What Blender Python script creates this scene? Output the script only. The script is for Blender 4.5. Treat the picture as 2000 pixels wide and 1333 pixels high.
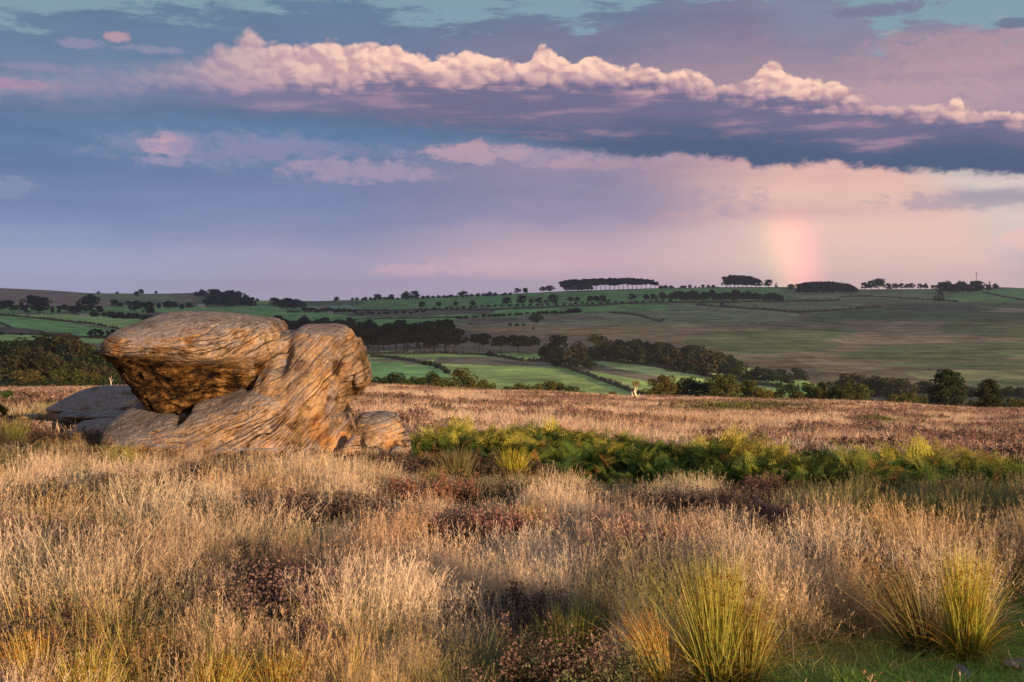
import bpy, math, random
import numpy as np
from mathutils import Vector, Matrix, Quaternion

# ------------------------------------------------------------------ camera, sky, sun, exposure
F = 2144.0            # focal length in photograph pixels (photograph is 2000 wide)
HZ = 590.0            # photograph row of the true horizon
EYE = 1.65
scene = bpy.context.scene
for o in list(bpy.data.objects): bpy.data.objects.remove(o)
cam_d = bpy.data.cameras.new("camera"); cam = bpy.data.objects.new("camera", cam_d)
scene.collection.objects.link(cam); scene.camera = cam
cam.location = (0, 0, EYE); cam.rotation_euler = (math.radians(90), 0, 0)
cam_d.sensor_width = 36; cam_d.lens = F/2000*36
cam_d.shift_y = -(666.5-HZ)/2000
cam_d.clip_start = 0.1; cam_d.clip_end = 30000
scene.view_settings.view_transform = 'Standard'; scene.view_settings.look = 'None'
scene.view_settings.gamma = 1; scene.view_settings.exposure = 0.75
scene.cycles.use_denoising = True
scene.cycles.max_bounces = 5; scene.cycles.diffuse_bounces = 2; scene.cycles.glossy_bounces = 2
scene.cycles.transparent_max_bounces = 6; scene.cycles.volume_bounces = 0

SUN_AZ, SUN_EL = math.radians(142.0), math.radians(7.5)
to_sun = Vector((math.sin(SUN_AZ)*math.cos(SUN_EL), math.cos(SUN_AZ)*math.cos(SUN_EL), math.sin(SUN_EL)))
sun_d = bpy.data.lights.new("sun", 'SUN'); sun_d.energy = 5.0; sun_d.angle = math.radians(0.5)
sun_d.color = (1.0, 0.67, 0.39)
sun = bpy.data.objects.new("sun", sun_d); scene.collection.objects.link(sun)
sun.rotation_euler = to_sun.to_track_quat('Z', 'Y').to_euler(); sun.location = (30, -60, 40)

def lin(c):
    return tuple(((v/255)/12.92 if v/255 <= .04045 else ((v/255+.055)/1.055)**2.4) for v in c)
def lin4(c): return lin(c)+(1.0,)

# ---- a small expression layer over shader nodes
class V:
    nt = None
    def __init__(s, sock): s.s = sock
    @staticmethod
    def _in(node, i, v):
        if isinstance(v, V): V.nt.links.new(v.s, node.inputs[i])
        else: node.inputs[i].default_value = v
    @staticmethod
    def m(op, *a, clamp=False):
        n = V.nt.nodes.new('ShaderNodeMath'); n.operation = op; n.use_clamp = clamp
        for i, v in enumerate(a): V._in(n, i, v)
        return V(n.outputs[0])
    def __add__(s, o): return V.m('ADD', s, o)
    __radd__ = __add__
    def __sub__(s, o): return V.m('SUBTRACT', s, o)
    def __rsub__(s, o): return V.m('SUBTRACT', o, s)
    def __mul__(s, o): return V.m('MULTIPLY', s, o)
    __rmul__ = __mul__
    def __neg__(s): return V.m("MULTIPLY", s, -1.0)
    def __truediv__(s, o): return V.m('DIVIDE', s, o)
def clamp01(a): return V.m('MULTIPLY', a, 1.0, clamp=True)
def sm(e0, e1, x):       # smoothstep, e0/e1 numbers
    n = V.nt.nodes.new('ShaderNodeMapRange'); n.interpolation_type = 'SMOOTHSTEP'
    V._in(n, 0, x); n.inputs[1].default_value = e0; n.inputs[2].default_value = e1
    if e0 > e1: n.inputs[1].default_value = e1; n.inputs[2].default_value = e0; n.inputs[3].default_value = 1; n.inputs[4].default_value = 0
    return V(n.outputs[0])
def mixc(f, a, b):
    n = V.nt.nodes.new('ShaderNodeMix'); n.data_type = 'RGBA'
    V._in(n, 0, f)
    for i, v in ((6, a), (7, b)):
        if isinstance(v, V): V.nt.links.new(v.s, n.inputs[i])
        else: n.inputs[i].default_value = (tuple(v)+(1.0,))[:4]
    return V(n.outputs[2])
def mulc(a, b, blend='MULTIPLY'):
    n = V.nt.nodes.new('ShaderNodeMix'); n.data_type = 'RGBA'; n.blend_type = blend; n.inputs[0].default_value = 1
    for i, v in ((6, a), (7, b)):
        if isinstance(v, V): V.nt.links.new(v.s, n.inputs[i])
        else: n.inputs[i].default_value = (tuple(v)+(1.0,))[:4]
    return V(n.outputs[2])
def comb(x, y, z):
    n = V.nt.nodes.new('ShaderNodeCombineXYZ')
    for i, v in enumerate((x, y, z)): V._in(n, i, v)
    return V(n.outputs[0])
def noise(vec, scale=1, detail=3, rough=.5, lac=2.0, dist=0.0, dim='3D'):
    n = V.nt.nodes.new('ShaderNodeTexNoise'); n.noise_dimensions = dim; V.nt.links.new(vec.s, n.inputs['Vector'])
    n.inputs['Scale'].default_value = scale; n.inputs['Detail'].default_value = detail
    n.inputs['Roughness'].default_value = rough; n.inputs['Lacunarity'].default_value = lac; n.inputs['Distortion'].default_value = dist
    return V(n.outputs[0])
def voro(vec, scale=1, smooth=.4, rand=1, detail=0, rough=.5, dim='3D'):
    n = V.nt.nodes.new('ShaderNodeTexVoronoi'); n.voronoi_dimensions = dim; n.feature = 'SMOOTH_F1' if smooth > 0 else 'F1'; V.nt.links.new(vec.s, n.inputs['Vector'])
    n.inputs['Scale'].default_value = scale; n.inputs['Smoothness'].default_value = smooth; n.inputs['Randomness'].default_value = rand
    n.inputs['Detail'].default_value = detail; n.inputs['Roughness'].default_value = rough
    return V(n.outputs['Distance'])
def ramp(x, stops, interp='LINEAR'):
    n = V.nt.nodes.new('ShaderNodeValToRGB'); V._in(n, 0, x); r = n.color_ramp; r.interpolation = interp
    stops = sorted(stops)
    while len(r.elements) < len(stops): r.elements.new(0.5)
    for e, (p, c) in zip(r.elements, stops): e.position = p; e.color = (tuple(c)+(1.0,))[:4]
    return V(n.outputs[0])
def fcurve(x, pts, xr, yr):
    pts = sorted(pts)
    t = (x-xr[0])*(1/(xr[1]-xr[0]))
    n = V.nt.nodes.new('ShaderNodeFloatCurve'); V._in(n, 1, t); c = n.mapping.curves[0]
    for _ in range(len(pts)-2): c.points.new(.5, .5)
    for p, (a, b) in zip(c.points, pts):
        p.location = ((a-xr[0])/(xr[1]-xr[0]), (b-yr[0])/(yr[1]-yr[0])); p.handle_type = 'VECTOR'
    n.mapping.update()
    return V(n.outputs[0])*(yr[1]-yr[0])+yr[0]

# ------------------------------------------------------------------ world: sky with evening clouds, by direction
def AE(x, y):            # direction (azimuth, elevation in degrees) of a place in the sky
    u = (x-1000)/F; v = (HZ-y)/F; a = math.atan(u)
    return math.degrees(a), math.degrees(math.atan(v*math.cos(a)))
world = bpy.data.worlds.new("World"); scene.world = world; world.use_nodes = True
nt = world.node_tree; nt.nodes.clear(); V.nt = nt
tc = nt.nodes.new('ShaderNodeTexCoord')
sep = nt.nodes.new('ShaderNodeSeparateXYZ'); nt.links.new(tc.outputs['Generated'], sep.inputs[0])
dx, dy, dz = (V(sep.outputs[i]) for i in range(3))
A = V.m('ARCTAN2', dx, dy)*57.29578
E = V.m('ARCSINE', dz)*57.29578
P0 = comb(A, E, 0.0)
AR, ER = (-40.0, 40.0), (-4.0, 24.0)
def line(px): return fcurve(A, [AE(x, y) for x, y in px], AR, ER)
# clear air: the Sky Texture
st = nt.nodes.new('ShaderNodeTexSky'); st.sky_type = 'NISHITA'; st.sun_disc = False
st.sun_elevation = SUN_EL; st.sun_rotation = SUN_AZ
st.air_density = 1.0; st.dust_density = 0.6; st.ozone_density = 1.5
clear = mulc(V(st.outputs[0]), (0.1, 0.1, 0.1))

def n2(sx, sy, ox, det, rough=.55): return noise(comb(A*sx+ox, E*sy+ox*.7, 0.0), 1, det, rough, dim='2D')-.5
warp = n2(.10, .35, 3.0, 4)
tE = (E+warp*2.2)*(1/16.0)
def col(xpx, stops):
    return ramp(tE, [(max(0, AE(xpx, y)[1]/16.0), lin(c)) for y, c in stops])
c0 = col(80, [(0,(86,118,150)),(90,(92,120,156)),(150,(104,124,162)),(215,(84,117,156)),(270,(76,114,156)),(330,(88,116,160)),(400,(104,124,172)),(450,(120,136,182)),(500,(146,156,194)),(575,(166,168,202))])
c1 = col(620, [(0,(86,118,150)),(90,(92,116,152)),(200,(78,112,152)),(260,(72,114,156)),(330,(92,118,162)),(370,(108,120,166)),(410,(112,126,172)),(450,(126,134,176)),(500,(160,152,186)),(575,(176,162,190))])
c2 = col(1080, [(0,(98,122,152)),(60,(106,114,146)),(150,(136,122,150)),(270,(84,112,152)),(320,(140,128,160)),(370,(132,128,162)),(425,(142,132,168)),(450,(176,154,176)),(500,(200,166,180)),(530,(204,166,180)),(575,(190,166,190))])
c3 = col(1500, [(0,(118,114,146)),(60,(132,118,148)),(150,(170,140,154)),(300,(200,154,158)),(345,(222,170,160)),(390,(226,178,164)),(425,(216,170,166)),(455,(230,186,172)),(510,(226,188,178)),(575,(212,180,184))])
c4 = col(1930, [(0,(120,128,156)),(70,(132,126,152)),(130,(166,138,156)),(210,(168,138,158)),(300,(160,150,165)),(360,(212,194,186)),(388,(174,162,172)),(430,(216,196,186)),(480,(212,192,190)),(520,(190,176,190)),(575,(196,180,194))])
aw = A+warp*5
def at(x): return AE(x, 500)[0]
base = mixc(sm(at(80), at(620), aw), c0, c1)
base = mixc(sm(at(620), at(1080), aw), base, c2)
base = mixc(sm(at(1150), at(1560), aw), base, c3)
base = mixc(sm(at(1740), at(1880), A+E*.9-6.0*.9+warp*3), base, c4)
st1 = n2(.14, 1.0, 7.0, 5, .62)
base = mulc(base, mixc(sm(2.5, 8, E)*.8+.2, (1,1,1), ramp(st1+.5, [(0.25, (.88, .91, .95)), (0.5, (1, 1, 1)), (.75, (1.12, 1.08, 1.05))])))
# teal clear sky breaking through at the top
gn = n2(.30, 1.3, 1.3, 6, .66)
G = line([(-300,20),(0,44),(90,44),(170,16),(280,26),(420,34),(560,4),(700,-10),(830,46),(900,58),(1000,30),(1130,60),(1230,12),(1300,-8),(1600,-40),(1660,40),(1730,84),(1790,38),(1860,52),(2000,84),(2300,120)])
gap = sm(-.3, .65, E-G+gn*5.0)*sm(24, 17, E)
tealc = mixc(.35, mixc(sm(-25, 20, A), lin((112,146,164)), lin((124,162,180))), clear)
cs = mixc(gap, base, tealc)
# ---- small pink puffs share one ragged noise
pn = n2(.75, 1.5, 11.0, 7, .68)
def puff(cs, x, y, rx, ry, c, k, fr=.55, th=.0, slope=0.0):
    a, e = AE(x, y); ra, re = rx/37.4, ry/37.4
    da = (A-a)*(1/ra); de = (E-e)*(1/re)
    mk = sm(1.15, .1, da*da+de*de+pn*3.6+th)*k
    return mixc(mk, cs, lin(c))
for a in [(-20,162,130,14,(160,130,162),.9),(226,72,24,12,(186,146,162),.8),(165,86,50,12,(142,136,170),.7),(300,97,60,9,(144,138,170),.6),(60,128,120,10,(136,130,168),.6),
          (325,284,42,20,(206,158,172),.95,1.0,-.5),(318,312,60,12,(166,144,178),.7),(410,290,240,40,(130,134,172),.55),
          (540,290,240,26,(130,128,170),.6),(690,335,170,26,(162,142,172),.8),(935,298,110,24,(190,150,166),.9),(1010,305,220,20,(168,146,168),.7),
          (1180,318,160,16,(180,148,166),.6),(0,366,80,22,(126,140,176),.7),(800,530,90,14,(206,168,188),.7),(970,522,150,20,(212,172,188),.7),
          (2000,468,50,22,(230,186,180),.9),(90,205,280,18,(74,108,148),.5),(1240,395,260,36,(148,136,166),.4),
          (1920,390,210,20,(158,148,168),.6),(1880,100,220,50,(180,144,154),.6),(1720,20,110,14,(112,112,146),.9),(1985,44,46,8,(100,112,144),.9,1,-.3),
          (1450,120,300,40,(150,130,152),.5),(1780,190,200,30,(190,152,160),.5)]:
    cs = puff(cs, *a)
plain = cs
# ---- the long cumulus bank
wv = n2(.5, .8, 9.0, 3, .5); wv2 = n2(.5, .8, 19.0, 3, .5)
fn = n2(2.2, 3.2, 5.0, 4, .5)
def billow(ox, oy):
    p = comb(A+wv*.9+ox, (E+wv2*.7+oy)*1.25, 0.0)
    return voro(p, .62, .6, dim='2D'), voro(p, 1.5, .5, dim='2D'), voro(p, 3.6, .5, dim='2D')
b0 = billow(0, 0); bo = billow(.14, .22)
hb = 1.0-(b0[0]*.60+b0[1]*.32+b0[2]*.08)
ho = 1.0-(bo[0]*.60+bo[1]*.32+bo[2]*.08)
edge = V.m('MINIMUM', .58-(b0[1]*.70+b0[2]*.14+b0[0]*.16), .22)
T = line([(-300,135),(0,126),(200,124),(330,118),(390,112),(425,80),(450,92),(470,66),(490,50),(512,80),(580,92),(615,88),(640,76),(675,88),(740,88),(775,92),(840,116),(880,110),(915,98),(960,108),(1005,126),(1035,120),(1058,86),(1085,108),(1120,124),(1150,108),(1180,122),(1215,138),(1255,126),(1290,142),(1330,138),(1375,148),(1420,172),(1470,160),(1495,124),(1520,126),(1545,146),(1585,160),(1625,160),(1665,180),(1720,206),(1800,212),(1845,208),(1868,192),(1900,212),(1950,222),(1985,224),(2060,235),(2300,270)])
Mb = line([(-300,205),(0,190),(300,176),(500,170),(650,168),(800,158),(1000,164),(1200,166),(1400,188),(1600,206),(1700,212),(1850,240),(2000,248),(2300,270)])
Dk = line([(-300,240),(0,218),(400,208),(600,222),(800,236),(1000,246),(1150,256),(1250,252),(1400,244),(1550,262),(1700,284),(1850,270),(2000,282),(2300,300)])
Bs = line([(-300,300),(0,270),(300,250),(500,262),(700,280),(900,290),(1050,300),(1200,314),(1350,308),(1480,330),(1550,336),(1620,322),(1700,338),(1850,344),(2000,352),(2300,370)])
fw = n2(.2, 1.3, 2.0, 6, .62)
fb = n2(.9, 1.2, 6.0, 7, .68)
leftfade = sm(AE(160,200)[0], AE(600,200)[0], A)
top_soft = fcurve(A, [(-40,2.2),(-20,1.2),(-13,.40),(-9,.20),(40,.17)], AR, (0, 3))
aT = clamp01(((T-E)+edge*.8+fn*.22)/top_soft)
right_b = sm(AE(900,300)[0], AE(1250,300)[0], A)
soft_b = 1.5-1.05*right_b
dB = (E-Bs)+fb*(.7+.5*right_b)
aB = clamp01(dB/soft_b); aB = aB*aB*(3.0-2.0*aB)
dark = mixc(sm(AE(500,250)[0], AE(1400,250)[0], A+fw*8), lin((74,106,146)), lin((66,86,124)))
dark = mixc(sm(-.9, .5, E-Dk+fw*1.4)*.75, dark, lin((98,100,136)))
mauve = mixc(sm(.48, .72, fw+.5), lin((104,101,137)), lin((152,122,148)))
mauve = mixc(sm(AE(900,0)[0], AE(420,0)[0], A)*.5, mauve, lin((128,124,162)))
cc = mixc(sm(-.35, .65, E-Dk+fw*2.4+fn*.3), dark, mauve)
pinkc = lin((200,154,158)); peach = lin((252,200,172)); shadec = lin((150,122,150))
shade = clamp01(.54+(hb-ho)*3.4+fn*.3+fw*1.2)
hgt = sm(-.1, 1.0, E-Mb)
lit = mixc(shade, mixc(hgt, shadec, lin((200,152,156))), mixc(hgt, pinkc, peach))
lit = mixc(sm(AE(850,0)[0], AE(360,0)[0], A)*.6, lit, lin((164,140,168)))
cc = mixc(sm(-.3, .4, E-Mb+edge*.9+fw*1.6+fn*.3), cc, lit)
alpha = aT*aB*(.25+.75*leftfade)
# ---- rainbow: 42 degrees from the antisolar point, seen where the rain shaft stands in sunlight
mu = -(dx*to_sun.x+dy*to_sun.y+dz*to_sun.z)
rad = V.m('ARCCOSINE', mu)*57.29578
RB = math.degrees(math.acos(max(-1, min(1, -sum(a*b for a, b in zip(to_sun, (math.sin(math.radians(14.2)), math.cos(math.radians(14.2)), .03)))))))
rb = ramp((rad-(RB-2.5))*(1/4.7), [(0,(0,0,0)),(.14,(.0,.014,.014)),(.28,(.03,.05,.0)),(.42,(.22,.11,-.0)),(.56,(.50,.11,.0)),(.70,(.50,.02,.0)),(.84,(.15,.0,.015)),(1,(0,0,0))], 'B_SPLINE')
rmask = sm(5.0, 2.9, E+warp*.8)*sm(60, 30, A)
# ---- overcast overhead and round behind, seen outside the bearing of the bank
hn = noise(comb(dx*2.6, dy*2.6, dz*6.0), 1, 3, .6)
overhead = mixc(sm(.42, .62, hn), lin((96,132,160)), lin((128,130,156)))
SKYK = 2**-.62
def bgs(c):
    hs = nt.nodes.new('ShaderNodeHueSaturation'); hs.inputs['Saturation'].default_value = .86; nt.links.new(c.s, hs.inputs['Color'])
    b = nt.nodes.new('ShaderNodeBackground'); nt.links.new(hs.outputs[0], b.inputs[0]); b.inputs[1].default_value = SKYK; return b.outputs[0]
def mixs(f, a, b):
    n = nt.nodes.new('ShaderNodeMixShader'); nt.links.new(f.s, n.inputs[0]); nt.links.new(a, n.inputs[1]); nt.links.new(b, n.inputs[2]); return n.outputs[0]
back = mixc(sm(0, 22, E), lin((236,190,150)), lin((140,140,168)))
other = mixc(sm(40, 100, V.m('ABSOLUTE', A)), mixc(sm(16, 30, E), lin((150,146,176)), overhead), mixc(sm(25, 50, E), back, overhead))
other = mixc(sm(-.5, -4, E), other, lin((70,78,84)))
plain_low = mulc(plain, mulc(rb, comb(rmask, rmask, rmask)), 'ADD')
bank_zone = V.m('GREATER_THAN', E, 5.4)*V.m('LESS_THAN', E, 15.5)
bank = mixs(alpha, bgs(plain), bgs(cc))
sky_front = mixs(bank_zone, bgs(plain_low), bank)
window = sm(16.5, 24, E); w2 = sm(32, 44, V.m('ABSOLUTE', A)); w3 = sm(-1, -4, E)
outside = clamp01(V.m('MAXIMUM', V.m('MAXIMUM', window, w2), w3))
total = mixs(outside, sky_front, bgs(other))
out = nt.nodes.new('ShaderNodeOutputWorld'); nt.links.new(total, out.inputs[0])
world.cycles.sampling_method = 'NONE'

# ------------------------------------------------------------------ helpers
COL = scene.collection
rng = np.random.default_rng(7)
random.seed(7)
def tag(o, label=None, cat=None, group=None, kind=None):
    if label: o['label'] = label
    if cat: o['category'] = cat
    if group: o['group'] = group
    if kind: o['kind'] = kind
    return o
def mesh_from(name, co, faces, smooth=True, attrs=None, mat=None):
    """co (N,3) array; faces (M,k) int array or list of such arrays"""
    me = bpy.data.meshes.new(name)
    fl = faces if isinstance(faces, list) else [faces]
    fl = [np.asarray(f, dtype=np.int64) for f in fl if len(f)]
    nl = sum(f.size for f in fl); nf = sum(len(f) for f in fl)
    me.vertices.add(len(co)); me.vertices.foreach_set('co', np.ascontiguousarray(co, dtype=np.float32).ravel())
    me.loops.add(nl); me.polygons.add(nf)
    me.loops.foreach_set('vertex_index', np.concatenate([f.ravel() for f in fl]).astype(np.int32))
    tot = np.concatenate([np.full(len(f), f.shape[1]) for f in fl]); st = np.concatenate([[0], np.cumsum(tot)[:-1]])
    me.polygons.foreach_set('loop_start', st.astype(np.int32)); me.polygons.foreach_set('loop_total', tot.astype(np.int32))
    me.polygons.foreach_set('use_smooth', np.full(nf, smooth, dtype=bool))
    if attrs:
        for k, (typ, arr) in attrs.items():
            a = me.attributes.new(k, typ, 'POINT')
            if typ == 'FLOAT': a.data.foreach_set('value', np.asarray(arr, dtype=np.float32).ravel())
            elif typ == 'INT': a.data.foreach_set('value', np.asarray(arr, dtype=np.int32).ravel())
            elif typ == 'FLOAT_VECTOR': a.data.foreach_set('vector', np.asarray(arr, dtype=np.float32).ravel())
            elif typ == 'FLOAT_COLOR': a.data.foreach_set('color', np.asarray(arr, dtype=np.float32).ravel())
    me.update()
    if mat: me.materials.append(mat)
    return me
def obj(name, me, parent=None, loc=None):
    o = bpy.data.objects.new(name, me); COL.objects.link(o)
    if parent: o.parent = parent
    if loc is not None: o.location = loc
    return o
def newmat(name):
    m = bpy.data.materials.new(name); m.use_nodes = True; V.nt = m.node_tree
    b = m.node_tree.nodes['Principled BSDF']; b.inputs['Roughness'].default_value = .85
    b.inputs['Specular IOR Level'].default_value = .2
    return m, b
def link(v, sock): V.nt.links.new(v.s, sock)
def geo_pos():
    n = V.nt.nodes.new('ShaderNodeNewGeometry'); return V(n.outputs['Position'])
def attr(name, typ='GEOMETRY', out='Color'):
    n = V.nt.nodes.new('ShaderNodeAttribute'); n.attribute_name = name; n.attribute_type = typ; return V(n.outputs[out])
def obj_rand():
    n = V.nt.nodes.new('ShaderNodeObjectInfo'); return V(n.outputs['Random'])
def scalev(v, s):
    n = V.nt.nodes.new('ShaderNodeVectorMath'); n.operation = 'MULTIPLY'; V.nt.links.new(v.s, n.inputs[0]); n.inputs[1].default_value = s; return V(n.outputs[0])
def bump(h, strength, dist, b):
    n = V.nt.nodes.new('ShaderNodeBump'); n.inputs['Strength'].default_value = strength; n.inputs['Distance'].default_value = dist
    V.nt.links.new(h.s, n.inputs['Height']); V.nt.links.new(n.outputs[0], b.inputs['Normal'])
# lattice value noise in numpy, vectorised
_perm = np.random.default_rng(3).random(65536)
def _h(ix, iy, iz=0): return _perm[(ix*73856093 ^ iy*19349663 ^ (iz*83492791)) & 65535]
def vnoise2(x, y, seed=0):
    ix = np.floor(x).astype(np.int64); iy = np.floor(y).astype(np.int64); fx = x-ix; fy = y-iy
    fx = fx*fx*(3-2*fx); fy = fy*fy*(3-2*fy)
    a = _h(ix, iy, seed); b = _h(ix+1, iy, seed); c = _h(ix, iy+1, seed); d = _h(ix+1, iy+1, seed)
    return (a*(1-fx)+b*fx)*(1-fy)+(c*(1-fx)+d*fx)*fy-.5
def vnoise3(p, seed=0):
    i = np.floor(p).astype(np.int64); f = p-i; f = f*f*(3-2*f); r = 0
    for k in range(8):
        o = np.array([k & 1, (k >> 1) & 1, (k >> 2) & 1]); w = np.prod(np.where(o, f, 1-f), axis=-1)
        q = i+o; r = r+w*_perm[(q[..., 0]*73856093 ^ q[..., 1]*19349663 ^ (q[..., 2]+seed*7)*83492791) & 65535]
    return r-.5
def fbm2(x, y, oct=4, seed=0):
    r = 0; a = 1
    for k in range(oct): r = r+a*vnoise2(x*2**k, y*2**k, seed+k); a *= .5
    return r
def fbm3(p, oct=4, seed=0, gain=.5):
    r = 0; a = 1
    for k in range(oct): r = r+a*vnoise3(p*2.03**k+k*3.7, seed+k); a *= gain
    return r

# ------------------------------------------------------------------ terrain: height from surveyed profiles
# near ground: photograph row of the bare ground by distance, five bearings
NX = np.array([-400, 0, 350, 700, 1000, 1300, 1600, 2000, 2400.])
NY = np.array([1, 3, 5, 8, 12, 16, 22, 30, 45, 70, 100, 130, 165, 230, 330.])
def flat(Y): return 590+F*(EYE/Y+.012)
NR = np.array([
 [flat(1), flat(3), 1330, 1090, 950, 880, 842, 820, 798, 782, 774, 770, 800, 850, 850],
 [flat(1), flat(3), 1330, 1090, 950, 880, 842, 820, 798, 782, 772, 768, 800, 850, 850],
 [flat(1), flat(3), 1340, 1098, 958, 893, 848, 822, 798, 780, 768, 764, 800, 850, 850],
 [flat(1), flat(3), 1350, 1110, 968, 903, 858, 828, 800, 780, 766, 760, 795, 850, 850],
 [flat(1), flat(3), 1355, 1115, 975, 915, 872, 842, 814, 792, 778, 773, 800, 850, 850],
 [flat(1), flat(3), 1360, 1118, 985, 928, 888, 856, 825, 803, 791, 785, 808, 855, 855],
 [flat(1), flat(3), 1362, 1122, 992, 940, 902, 872, 838, 812, 798, 792, 812, 858, 855],
 [flat(1), flat(3), 1365, 1125, 1000, 950, 918, 890, 856, 828, 814, 808, 822, 860, 858],
 [flat(1), flat(3), 1365, 1125, 1000, 955, 925, 900, 868, 840, 826, 818, 828, 862, 858]])
# far ground: s = 0 at row 800, 1 at the skyline
SKX = np.array([-500,-200,0,100,170,300,380,450,500,620,690,860,1040,1100,1280,1400,1530,1600,1700,1800,1900,1960,2000,2200,2600.])
SKY = np.array([ 572,566,563,568,573.5,574,572,583,587,588,586,579,572,569,563,561,561,563,566,565,564,561,563,570,575.])
RS = np.array([800, 785, 740, 700, 690, 660, 640, 620, 605, 590, 575.])
YS = np.array([360, 400, 500, 640, 690, 900, 1080, 1350, 1620, 2000, 2600.])
SS = (800-RS)/(800-575.)
def sky_row(px): return np.interp(px, SKX, SKY)
def far_row(px, Y): s = np.interp(Y, YS, SS); return 800-s*(800-sky_row(px))
def far_dist(px, row): s = (800-row)/(800-sky_row(px)); return np.interp(s, SS, YS)
def near_row(px, Y):
    lx = np.clip(px, NX[0], NX[-1]); i = np.clip(np.searchsorted(NX, lx, side='right')-1, 0, len(NX)-2)
    t = (lx-NX[i])/(NX[i+1]-NX[i]); t = t*t*(3-2*t)
    lY = np.log(np.clip(Y, NY[0], NY[-1])); LN = np.log(NY)
    j = np.clip(np.searchsorted(LN, lY, side='right')-1, 0, len(NY)-2); v = (lY-LN[j])/(LN[j+1]-LN[j])
    # heights (row*dist) interpolate more smoothly than rows
    def H(a, b): return NR[a, b]
    return (H(i, j)*(1-t)+H(i+1, j)*t)*(1-v)+(H(i, j+1)*(1-t)+H(i+1, j+1)*t)*v
def zrow(row, Y): return EYE-(row-HZ)/F*Y
def height(X, Y, rough=True):
    X = np.asarray(X, float); Y = np.asarray(Y, float)
    Yc = np.maximum(Y, 1.0); px = 1000+F*X/Yc; px = np.clip(px, -600, 2600)
    zn = zrow(near_row(px, Yc), Yc); zf = zrow(far_row(px, np.maximum(Yc, 360)), Yc)
    w = np.clip((Yc-330)/30, 0, 1)
    z = zn*(1-w)+zf*w
    over = np.maximum(Yc-2600, 0); z = z-over*.03
    z = np.where(Y < 1.2, -.012*Y*1.0, z)
    if rough:
        amp = np.interp(Yc, [1, 6, 20, 60, 140, 400, 3000], [.0, .05, .09, .16, .22, .6, 2.0])
        wl = np.interp(Yc, [1, 20, 130, 400, 3000], [2.2, 2.6, 6, 30, 130])
        k = np.floor(np.log2(wl)); 
        n = fbm2(X/2.0**(k+1), Y/2.0**(k+1), 4, 5)*(1-(np.log2(wl)-k))+fbm2(X/2.0**(k+2), Y/2.0**(k+2), 4, 5)*(np.log2(wl)-k)
        z = z+n*amp*1.1
    return z
def spot(px, Y): X = (px-1000)/F*Y; return float(X), float(Y), float(height(X, Y))
def near_dist(px, row):            # distance at which the near ground is seen at this row
    Ys = np.exp(np.linspace(math.log(3), math.log(129), 400)); r = near_row(np.full(400, float(px)), Ys)
    i = np.argmax(r <= row); return float(Ys[i]) if r[i] <= row else 129.
def far_spot(px, row): return spot(px, float(far_dist(px, row)))
def near_spot(px, row): return spot(px, near_dist(px, row))

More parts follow.
